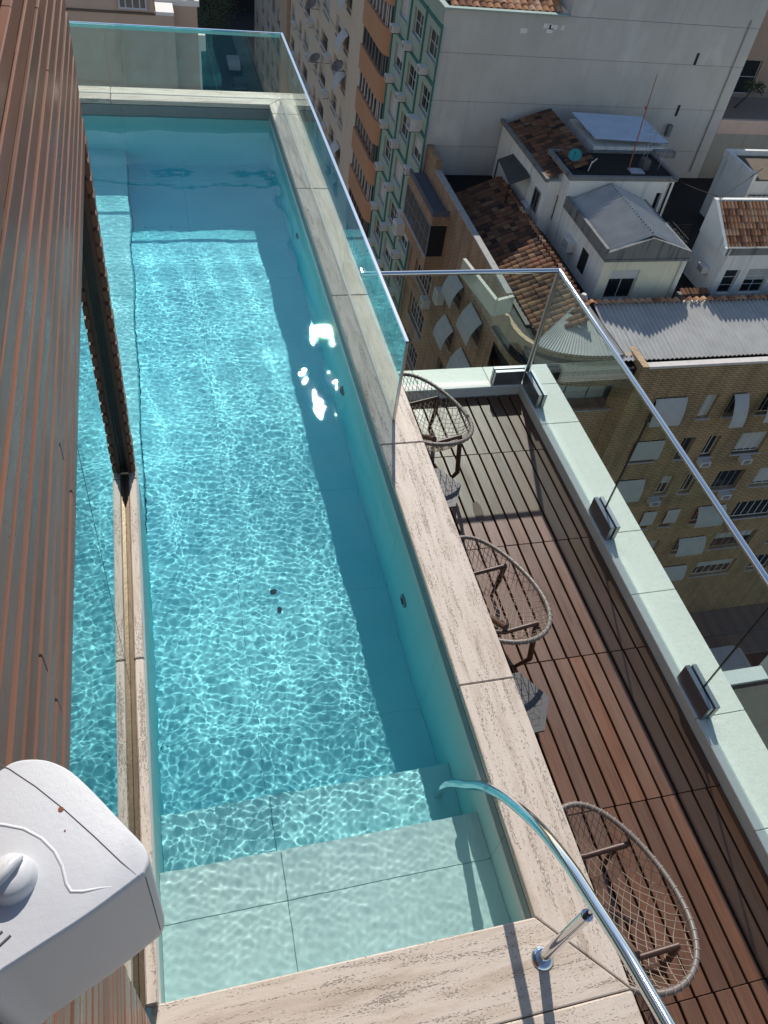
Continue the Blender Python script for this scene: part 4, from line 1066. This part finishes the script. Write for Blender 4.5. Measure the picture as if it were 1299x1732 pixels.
for lb, px_, py_ in (('grey air conditioner under a narrow window in the second row of the brick front', 1187, 777), ('grey air conditioner under the wide window in the second row of the brick front', 1257, 772),
                     ('white air conditioner under the third row wide window of the brick front', 1222, 832), ('small grey air conditioner low on the brick front behind the glass', 1103, 843)):
    p = P(px_, py_, 1, BY); air_con(lb, 1, BY, p.x, p.z - .2, .62, .45, .38)
# roof of the brick block
MB().box((XB + .4, 26.4, -18.9), (60, 45.9, -18.42)).build('roof_slab', black_roof, bk)
mr = lambda x0, x1, n_: corrugated('roof_sheet', zinc, bk, (x0, 26.75, -18.22), (x1 - x0, 0, 0), (0, 3.75, .62), n_)
mr(20.6, 44.6, 24)
corrugated('roof_sheet', zinc, bk, (20.9, 31.2, -17.95), (23.7, 0, 0), (0, -.68, .36), 12)
roll('ridge_tile', terracotta, bk, (20.3, 30.42, -17.57), (24, 0, 0), (0, .22, .02), 60, 1, .8, .05)
# cone of metal sheets over the rounded corner
apx = Vector((19.9, 30.5, -17.15)); fan = [Vector((p.x, p.y, -18.1)) for p in AR[6:]]
fan[-1] = Vector((20.9, 26.95, -18.15))
for i in range(len(fan) - 1):
    a_, c_ = fan[i], fan[i + 1]; m = MB(); K = 12; vs = []
    out_n = (c_ - a_).cross(apx - a_).normalized()
    if out_n.z < 0: out_n = -out_n
    for k in range(K + 1):
        p = a_ + (c_ - a_) * k / K + out_n * (.035 * math.sin(k * math.pi / 2)); q = apx + (p - apx) * .03; vs += [p, q]
    m.add(vs, [(2 * k, 2 * k + 2, 2 * k + 3, 2 * k + 1) for k in range(K)]); m.build('cone_sheet', zinc, bk)
MB().tube([apx + Vector((0, 0, -.1)), apx + Vector((0, 0, .18))], [.28, .12], 8).build('cone_cap', zinc, bk)
# the old tiled roof
roll('roof_tile', tile_mats, bk, (17.25, 28.7, -18.28), (0, 14.5, 0), (2.45, 0, 1.05), 36, 8, wv=.35, lim=288, jit=.035)
roll('old_roof_tile', tile_mats, bk, (21.0, 43.2, -18.2), (0, -9.9, 0), (-1.25, 0, .95), 26, 4, wv=.35, lim=0, jit=.035)
roll('small_tile', tile_mats, bk, (16.4, 44.5, -17.75), (0, -12.5, 0), (.55, 0, -.28), 34, 2, wv=.35, lim=0)
roll('hip_ridge_tile', terracotta[::-1], bk, (19.62, 29.6, -17.22), (0, 13.4, 0), (.2, 0, .0), 34, 1, .9, .05)
MB().box((16.95, 30, -18.42), (17.2, 45.0, -18.3)).build('gutter', dark_sheet, bk)
MB().box((17.2, 28.75, -18.45), (19.6, 43.1, -18.30)).build('roof_base', dark_sheet, bk)
# curved cream terrace wall at the corner
cw = plaster('terrace_cream', (.50, .50, .42), .35)
for (a, c) in (((785, 440), (840, 510)), ((840, 510), (868, 503))):
    p, q = P(*a, 2, -17.2), P(*c, 2, -17.2); d = (q - p).normalized(); n_ = Vector((-d.y, d.x, 0)) * .09
    MB().prism([(p.x + n_.x, p.y + n_.y), (p.x - n_.x, p.y - n_.y), (q.x - n_.x, q.y - n_.y), (q.x + n_.x, q.y + n_.y)][::-1], -18.0, -17.1).build('terrace_wall', cw, bk)
# ------------------------------------------------------------------ white houses in the courtyard
def wbox(nm, parent, a, c, mt=None): return MB().box(a, c).build(nm, mt or white_wall, parent)
ha = thing('white_roof_house', 'small cream and white rooftop house with a hipped corrugated metal roof', 'house', (23.7, 34.5, -18.42))
facade('front_wall', ha, 1, 32, 21.4, 26.0, -18.42, -16.1, [(21.98, 23.6, -18.36, -16.62)], .2, cream_wall)
MB().box((21.404, 32.25, -18.42), (25.99, 37.5, -16.12)).build('inner_block', room_dark, ha)
facade('side_wall', ha, 0, 21.4, 32, 37.5, -18.42, -16.1, [(33.6, 34.4, -17.9, -16.7)], .2, white_wall)
wbox('side_wall', ha, (26.0, 32.0, -18.42), (26.12, 37.5, -16.1))
window(ha, 1, 32, 21.98, 23.6, -18.34, -17.15, .2, 2, 1, white_frame, None, sill_m)
MB().box((21.98, 32.08, -17.14), (23.6, 32.18, -16.63)).build('roller_box', white_frame, ha)
window(ha, 0, 21.4, 33.6, 34.4, -17.9, -16.7, .2, 2, 1, white_frame)
MB().box((21.30, 31.88, -16.098), (26.2, 32.12, -15.98)).box((21.30, 32.121, -16.098), (21.6, 37.5, -15.98)).box((25.9, 32.121, -16.098), (26.2, 37.5, -15.98)).build('cornice', mould, ha)
gable = MB(); gp_ = [(21.32, -15.978), (26.18, -15.978), (26.12, -15.62), (23.65, -14.86), (21.4, -15.62)]
gable.add([(x, 31.95, z) for x, z in gp_] + [(x, 32.12, z) for x, z in gp_], [(0, 1, 2, 3, 4), (9, 8, 7, 6, 5)] + [(i, i + 5, (i + 1) % 5 + 5, (i + 1) % 5) for i in range(5)]); gable.build('gable_parapet', mould, ha)
MB().box((21.32, 32.13, -15.978), (21.50, 37.5, -15.5)).build('side_parapet', mould, ha); MB().box((26.02, 32.13, -15.978), (26.18, 37.5, -15.66)).build('side_parapet', mould, ha)
corrugated('roof_sheet', zinc, ha, (21.5, 32.14, -15.70), (0, 5.3, 0), (2.18, 0, .92), 5, amp=.07, wl=.26)
corrugated('roof_sheet', zinc, ha, (26.05, 37.44, -15.72), (0, -5.3, 0), (-2.36, 0, .94), 5, amp=.07, wl=.26)
hb = thing('tall_white_house', 'taller white rooftop house with a flat black roof full of aerials', 'house', (24.4, 39, -18.42))
facade('front_wall', hb, 1, 37.52, 21.3, 27.5, -18.42, -14.62, [(26.75, 27.1, -16.6, -15.3)], .2, white_wall)
facade('side_wall', hb, 0, 21.3, 37.52, 40.6, -18.42, -14.62, [(38.3, 39.3, -17.3, -15.9)], .2, white_wall)
MB().box((21.304, 37.75, -18.42), (27.49, 40.6, -14.66)).build('inner_block', room_dark, hb)
wbox('side_wall', hb, (27.5, 37.52, -18.42), (27.6, 40.6, -14.62))
window(hb, 0, 21.3, 38.3, 39.3, -17.3, -15.9, .2, 3, 1, white_frame, .9)
MB().box((21.2, 37.42, -14.618), (27.7, 37.62, -14.40)).box((21.2, 37.621, -14.618), (21.4, 40.7, -14.40)).box((27.5, 37.621, -14.618), (27.7, 40.7, -14.40)).box((21.401, 40.5, -14.618), (27.499, 40.7, -14.4)).build('roof_parapet', mould, hb)
MB().box((21.4, 37.62, -14.65), (27.5, 40.5, -14.50)).build('flat_roof', black_roof, hb)
MB().box((25.1, 38.0, -14.498), (25.9, 38.6, -14.42)).build('roof_hatch', sill_m, hb)
MB().box((25.9, 38.4, -14.498), (26.3, 38.9, -13.95)).build('water_tank', dark_sheet, hb)
# the back house with tiled slope and the shiny tin roof
hc = thing('tiled_back_house', 'narrow back house with a dark mossy tiled roof against the grey wall', 'house', (22, 42.5, -18.42))
wbox('wall', hc, (20.5, 38.4, -18.42), (21.29, 40.62, -15.15)); wbox('wall', hc, (20.5, 40.72, -18.42), (23.6, 45.9, -15.15))
window(hc, 0, 20.38, 38.8, 39.6, -17.2, -16.0, .1, 2, 1, grey_frame)
MB().box((20.30, 38.3, -15.148), (20.5, 45.9, -14.95)).build('eave_parapet', mould, hc)
roll('roof_tile', tile_mats, hc, (20.5, 38.5, -15.05), (0, 6.9, 0), (2.5, 0, .95), 17, 7, wv=.3, jit=.03, lim=119)
roll('back_roof_tile', tile_mats[1:], hc, (23.9, 45.3, -14.95), (0, -4.4, 0), (-.9, 0, .8), 11, 3, wv=.3, lim=0)
ta = thing('shiny_tin_roof', 'wavy silver tin lean-to roof behind the aerials', 'roof', (26, 42.5, -18.42))
corrugated('roof_sheet', zinc_lit, ta, (23.9, 44.3, -13.85), (0, -3.5, 0), (4.7, 0, -.15), 4, amp=.06, wl=.3)
wbox('wall', ta, (23.95, 40.75, -18.42), (28.5, 44.4, -14.25)); MB().box((27.7, 40.3, -14.62), (29.0, 40.74, -14.3)).build('gutter_box', mould, ta)
lt = thing('dark_lean_to', 'small dark corrugated canopy left of the white rooftop houses', 'canopy', (19.6, 41, -17))
q1, q2, q3, q4 = P(843, 270, 2, -16.3), P(876, 258, 2, -15.9), P(912, 290, 2, -15.9), P(862, 312, 2, -16.3)
corrugated('roof_sheet', dark_sheet, lt, q1, (q4 - q1), (q2 - q1), 2)
for p_ in (q1, q4): MB().tube([p_, (p_.x, p_.y, -18.42)], .04, 6).build('post', dark_metal, lt)
# right houses
he = thing('tiled_tower_house', 'white house with an orange tiled shed roof at the right edge', 'house', (31, 33, -18.42))
facade('front_wall', he, 1, 32, 28.2, 40, -18.42, -15.85, [(28.75, 29.65, -18.2, -16.75), (30.15, 31.6, -18.2, -16.7), (33, 35, -18.2, -16.7)], .2, white_wall)
facade('side_wall', he, 0, 28.2, 32, 34.6, -18.42, -15.85, [], .2, white_wall)
MB().box((28.204, 32.25, -18.42), (40, 34.6, -15.86)).build('inner_block', room_dark, he)
window(he, 1, 32, 28.75, 29.65, -18.2, -16.75, .2, 1, 3, white_frame); window(he, 1, 32, 30.15, 31.6, -18.2, -16.7, .2, 2, 3, white_frame, .5); window(he, 1, 32, 33, 35, -18.2, -16.7, .2, 2, 3, white_frame)
MB().box((28.15, 31.93, -15.85), (40, 32.1, -15.45)).build('front_parapet', mould, he)
sp2 = [(31.95, -15.849), (34.45, -15.849), (34.45, -14.0), (34.25, -14.0), (32.05, -15.45), (31.95, -15.45)]
MB().add([(28.02, y, z) for y, z in sp2] + [(28.2, y, z) for y, z in sp2], [tuple(range(6))[::-1], tuple(range(6, 12))] + [(i, (i + 1) % 6, (i + 1) % 6 + 6, i + 6) for i in range(6)]).build('sloped_parapet', white_wall, he)
MB().box((28.2, 34.3, -15.848), (40, 34.5, -14.02)).build('back_parapet', white_wall, he)
roll('roof_tile', terracotta, he, (28.24, 32.1, -15.62), (8.4, 0, 0), (0, 2.15, 1.45), 38, 7, wv=.8, lim=266, jit=.012)
MB().tube([(28.3, 31.9, -15.5), (28.2, 31.9, -18.4)], .045, 8).build('downpipe', white_frame, he)
MB().box((27.85, 32.5, -17.2), (28.02, 33.0, -16.85)).build('meter_box', white_frame, he) if False else None
air_con('white air conditioner box on the shaded side wall of the tiled right house', 0, 28.2, 32.9, -17.35, .6, .4, .4)
hf = thing('blue_white_house', 'bluish white house with a dark flat roof at the far right edge', 'house', (36, 39.8, -18.42))
wbox('wall', hf, (33.0, 38.1, -18.42), (41, 41.3, -14.85))
MB().box((32.95, 38.05, -14.848), (33.15, 41.35, -14.45)).box((33.151, 41.15, -14.848), (41, 41.35, -14.45)).build('roof_parapet', white_wall, hf)
MB().box((33.151, 38.1, -14.848), (41, 41.149, -14.75)).build('flat_roof', plaster('grimy_roof', (.14, .11, .08), .6, (.03, .03, .03), 2), hf)
# balcony with iron railings between the houses
bl = thing('roof_balcony', 'concrete rooftop balcony with black iron railings between the white houses', 'balcony', (27.4, 35.5, -17.3))
MB().box((26.2, 35.3, -17.3), (28.15, 37.4, -16.95)).build('slab', mould, bl)
wbox('wall', bl, (26.2, 35.4, -18.42), (28.15, 37.4, -17.302))
def iron(p, q, name, nbar, h=.95):
    p, q = Vector(p), Vector(q); r = MB()
    for k in range(5): r.tube([p + Vector((0, 0, h * (k + 1) / 5)), q + Vector((0, 0, h * (k + 1) / 5))], .018, 4)
    for k in range(nbar + 1):
        a_ = p + (q - p) * k / nbar; r.tube([a_, a_ + Vector((0, 0, h))], .022, 4)
    return r.build(name, rail_black, bl)
iron((26.25, 35.35, -16.95), (28.15, 35.35, -16.95), 'iron_railing', 6); iron((26.25, 35.4, -16.95), (26.25, 37.4, -16.95), 'iron_railing', 6)
r_ = iron((26.6, 33.2, -16.6), (26.6, 35.2, -16.6), 'iron_railing', 5)
hb2 = thing('stair_railing', 'black iron railing on the bluish house at the far right', 'railing', (34, 38, -16))
MB().tube([(33.1, 37.9, -15.6), (38, 37.9, -15.6)], .03, 5).tube([(33.1, 37.9, -16.0), (38, 37.9, -16.0)], .02, 5).tube([(33.1, 37.9, -16.4), (38, 37.9, -16.4)], .02, 5).build('rail', rail_black, hb2)
for k in range(14): MB().tube([(33.1 + .35 * k, 37.9, -16.7), (33.1 + .35 * k, 37.9, -15.6)], .02, 4).build('baluster', rail_black, hb2)
MB().box((33.0, 37.75, -18.42), (41, 38.09, -16.7)).build('plinth', white_wall, hb2)
dish('turquoise satellite dish on the black flat roof', (21.9, 38.9, -14.5), .36, (-.35, -.5, .75), plain('dish_teal', (.03, .28, .27), .5), .55)
an = thing('radio_mast', 'tall rusty radio mast leaning above the black flat roof', 'mast', (25.14, 38.5, -14.5))
MB().tube([(25.14, 38.5, -14.5), (24.95, 38.5, -11.6), (24.87, 38.5, -9.6)], [.035, .028, .016], 6).build('mast_tube', plain('rusty_pipe', (.28, .10, .05), .8), an)
MB().tube([(24.93, 38.5, -11.3), (24.80, 38.45, -11.15)], .05, 6).build('mast_clamp', rust, an)
an2 = thing('television_aerial', 'bent white television aerials on the right of the black flat roof', 'aerial', (26.4, 39.2, -14.5))
aerial = MB()
for x, y, h_ in ((26.2, 39.2, 1.6), (26.7, 39.6, 1.9), (27.0, 38.6, 1.2)):
    aerial.tube([(x, y, -14.5), (x + .08, y, -14.5 + h_)], .018, 5)
    for k in range(4): aerial.tube([(x - .35, y + .1 * k, -14.6 + h_ - .1 * k), (x + .4, y - .1 * k, -14.5 + h_ - .1 * k)], .010, 4)
aerial.build('aerial_rods', plain('aerial_grey', (.35, .35, .34), .5, .4), an2)
br_ = thing('aerial_bracket', 'small white forked bracket beside the turquoise dish', 'bracket', (22.7, 38.4, -14.5))
MB().tube([(22.6, 38.3, -14.5), (22.75, 38.4, -14.0)], .03, 5).tube([(22.75, 38.4, -14.1), (23.1, 38.6, -13.95)], .03, 5).build('fork', white_frame, br_)
def cable(label, p, q, sag, r=.022):
    pts = [Vector(p) + (Vector(q) - Vector(p)) * k / 10 - Vector((0, 0, sag * 4 * (k / 10) * (1 - k / 10))) for k in range(11)]
    tag(MB().tube(pts, r, 5).build('cable', dark_slot), label, 'cable')
pole_top = P(1219, 333, 1, 34.4)
cable('black cable from the flat black roof to the pole by the tiled house', P(1137, 300, 1, 37.5), pole_top, .08)
cable('pale cable from the pole up to the far right house', P(1290, 285, 1, 38), pole_top, .05)
pl_ = thing('service_pole', 'thin rusty service pole beside the tiled right house', 'pole', (pole_top.x, pole_top.y, -18.42))
MB().tube([(pole_top.x - .1, pole_top.y, -18.42), pole_top], .035, 6).build('pole_tube', rust, pl_)
air_con('white air conditioner on the left wall of the metal roofed house', 0, 21.4, 35.6, -17.5, .9, .4, .6)
air_con('white air conditioner low on the left wall of the tiled back house', 0, 20.5, 39.9, -17.7, .8, .35, .5)
# low walls and dark gully behind the metal roof
gy_ = thing('courtyard_wall', 'low mouldy concrete wall between the two white rooftop houses', 'wall', (27.2, 31.9, -18.42))
MB().box((26.2, 31.6, -18.42), (28.1, 31.9, -17.9)).build('wall_body', mould, gy_)
roll('cap_tile', terracotta[2:] + tile_mats[:1], gy_, (26.3, 31.5, -17.88), (1.7, 0, 0), (0, .35, .12), 7, 1)
# ------------------------------------------------------------------ pink terrace building right of the party wall
pt = thing('terrace_building', 'pinkish building with a roof terrace right of the grey party wall', 'building', (42, 52, ZG))
MB().box((35.42, 46.0, -15.498), (60, 46.25, -14.65)).build('terrace_parapet', plaster('pale_pink', (.62, .46, .38), .25), pt)
MB().box((35.42, 46.26, -15.49), (60, 52, -15.4)).build('terrace_floor', plaster('terrace_floor2', (.3, .24, .2), .3), pt)
facade('wall', pt, 1, 52, 35.42, 60, -15.4, -8, [(38.6, 41.4, -15.2, -13.0)], .2, plaster('salmon', (.42, .30, .23), .25))
MB().box((35.5, 52.4, -15.4), (60, 58, -8.1)).build('inner_block', room_dark, pt)
window(pt, 1, 52, 38.6, 41.4, -15.2, -13.0, .2, 2, 2, white_frame)
pm = thing('terrace_palm', 'small potted palm on the pink roof terrace at the right edge', 'palm', (40.2, 50, -15.4))
p = P(1276, 148, 1, 50)
MB().tube([(p.x - .9, 50, -15.4), (p.x - .3, 50, p.z - .6), (p.x, 50, p.z)], [.07, .05, .04], 6).build('trunk', trunk_m, pm)
cr = MB()
for k in range(260):
    a = random.random() * 6.28; e = random.uniform(-.4, .9); L_ = random.uniform(.2, .7); d = Vector((math.cos(a) * math.cos(e), math.sin(a) * math.cos(e), math.sin(e))); c = p + d * L_
    u = d * .16; v = d.orthogonal().normalized() * .03; cr.add([c - u, c + v, c + u - Vector((0, 0, .05)), c - v], [(0, 1, 2, 3)])
cr.build('crown', leaf, pm)
# ------------------------------------------------------------------ our own building below the pool, and the neighbour's dark roof below the parapet
own = thing('own_building', 'pale building carrying the pool and the timber deck', 'building', (0, 3, ZG))
MB().box((-12, -14, ZG), (3.4, 8.9, -1.62)).build('tower_body', plaster('own_wall', (.5, .48, .44), .3), own) if False else None
MB().box((-12, -14, ZG), (1.5, 8.95, -1.60)).build('tower_body', plaster('own_wall', (.5, .48, .44), .3), own)
MB().box((1.505, -14, ZG), (3.5, 5.6, -2.62)).build('tower_wing', MATS['own_wall'], own)
dk = thing('lower_canopy', 'dark grey canopy roof with a pale edge far below the parapet', 'canopy', (9, 4.5, -8))
z = -8.0
c1, c2, c3 = P(1184, 1180, 2, z), P(1299, 1095, 2, z), P(1299, 1300, 2, z)
MB().prism([(8.75, -6), (30, -6), (30, 5.15), (8.75, 5.15)], z - .3, z - .01).build('canopy_roof', plaster('dark_grey_roof', (.07, .075, .07), .4), dk)
MB().box((8.25, 5.16, z - .35), (9.6, 5.42, z + .05)).box((9.85, 5.3, z - .35), (14, 5.6, z + .25)).build('canopy_edge', plaster('edge_white', (.55, .58, .56), .2), dk)
for i in range(5):
    MB().box((13.95, 44 + 9 * i, 0), (13.96, 44 + 9 * i + .01, .01)) if False else None
# a few things in the dark street
def car(label, x, y, rz, col):
    t = thing('parked_car', label, 'car', (x, y, ZG)); t.rotation_euler[2] = rz
    b_ = MB(); prof = [(-2.1, .35), (2.1, .35), (2.1, .75), (1.3, .9), (.7, 1.4), (-1.2, 1.42), (-1.8, .95), (-2.1, .85)]
    k = len(prof); b_.add([(-.82, y_, z_) for y_, z_ in prof] + [(.82, y_, z_) for y_, z_ in prof], [tuple(range(k))[::-1], tuple(range(k, 2 * k))] + [(i, (i + 1) % k, (i + 1) % k + k, i + k) for i in range(k)])
    child('body', b_.mesh('body', plain('car_paint_%d' % len(MATS), col, .25)), t)
    child('windscreen', MB().slab([(-.7, 1.27, .93), (.7, 1.27, .93), (.66, .74, 1.38), (-.66, .74, 1.38)], .02).mesh('windscreen', win_glass), t)
    for sx in (-.83, .83):
        for sy in (-1.35, 1.35): child('wheel', disc(sx - .1, sy, .33, .33, .2, (1, 0, 0)).mesh('wheel', dark_slot), t)
for i, (x, y, lb) in enumerate(((12.6, 118, 'dark car parked nearest the beige blocks in the street canyon'), (12.5, 126, 'pale car parked farther along the street canyon'))):
    car(lb, x, y, 0, ((.05, .05, .06), (.4, .4, .4))[i])
car('white car in the dark side street below the brick front', 34, 21.5, math.pi / 2, (.5, .5, .5))

# rooftop clutter and wall pipes
def pipe(label, pts, r=.05, mt=None): tag(MB().tube(pts, r, 7).build('pipe', mt or white_frame), label, 'pipe')
pipe('white drainpipe on the right of the cream front wall of the metal roofed house', [(25.8, 31.93, -16.1), (25.8, 31.93, -18.4)])
pipe('dark pipe on the near corner of the tall white house', [(27.35, 37.45, -14.7), (27.35, 37.45, -17)], .05, dark_metal)
pipe('thin pale pipe down the grey party wall near its right edge', [(34.6, 45.93, -9), (34.6, 45.93, -18)], .04, MATS['low_wall'])
wt = thing('roof_tank', 'grey round water tank on the dark roof of the far right house', 'water tank', (36.4, 39.6, -14.75))
MB().tube([(36.4, 39.6, -14.74), (36.4, 39.6, -14.0), (36.4, 39.6, -13.95)], [.5, .5, .2], 18).build('tank_body', plain('tank_grey', (.3, .32, .34), .6), wt)
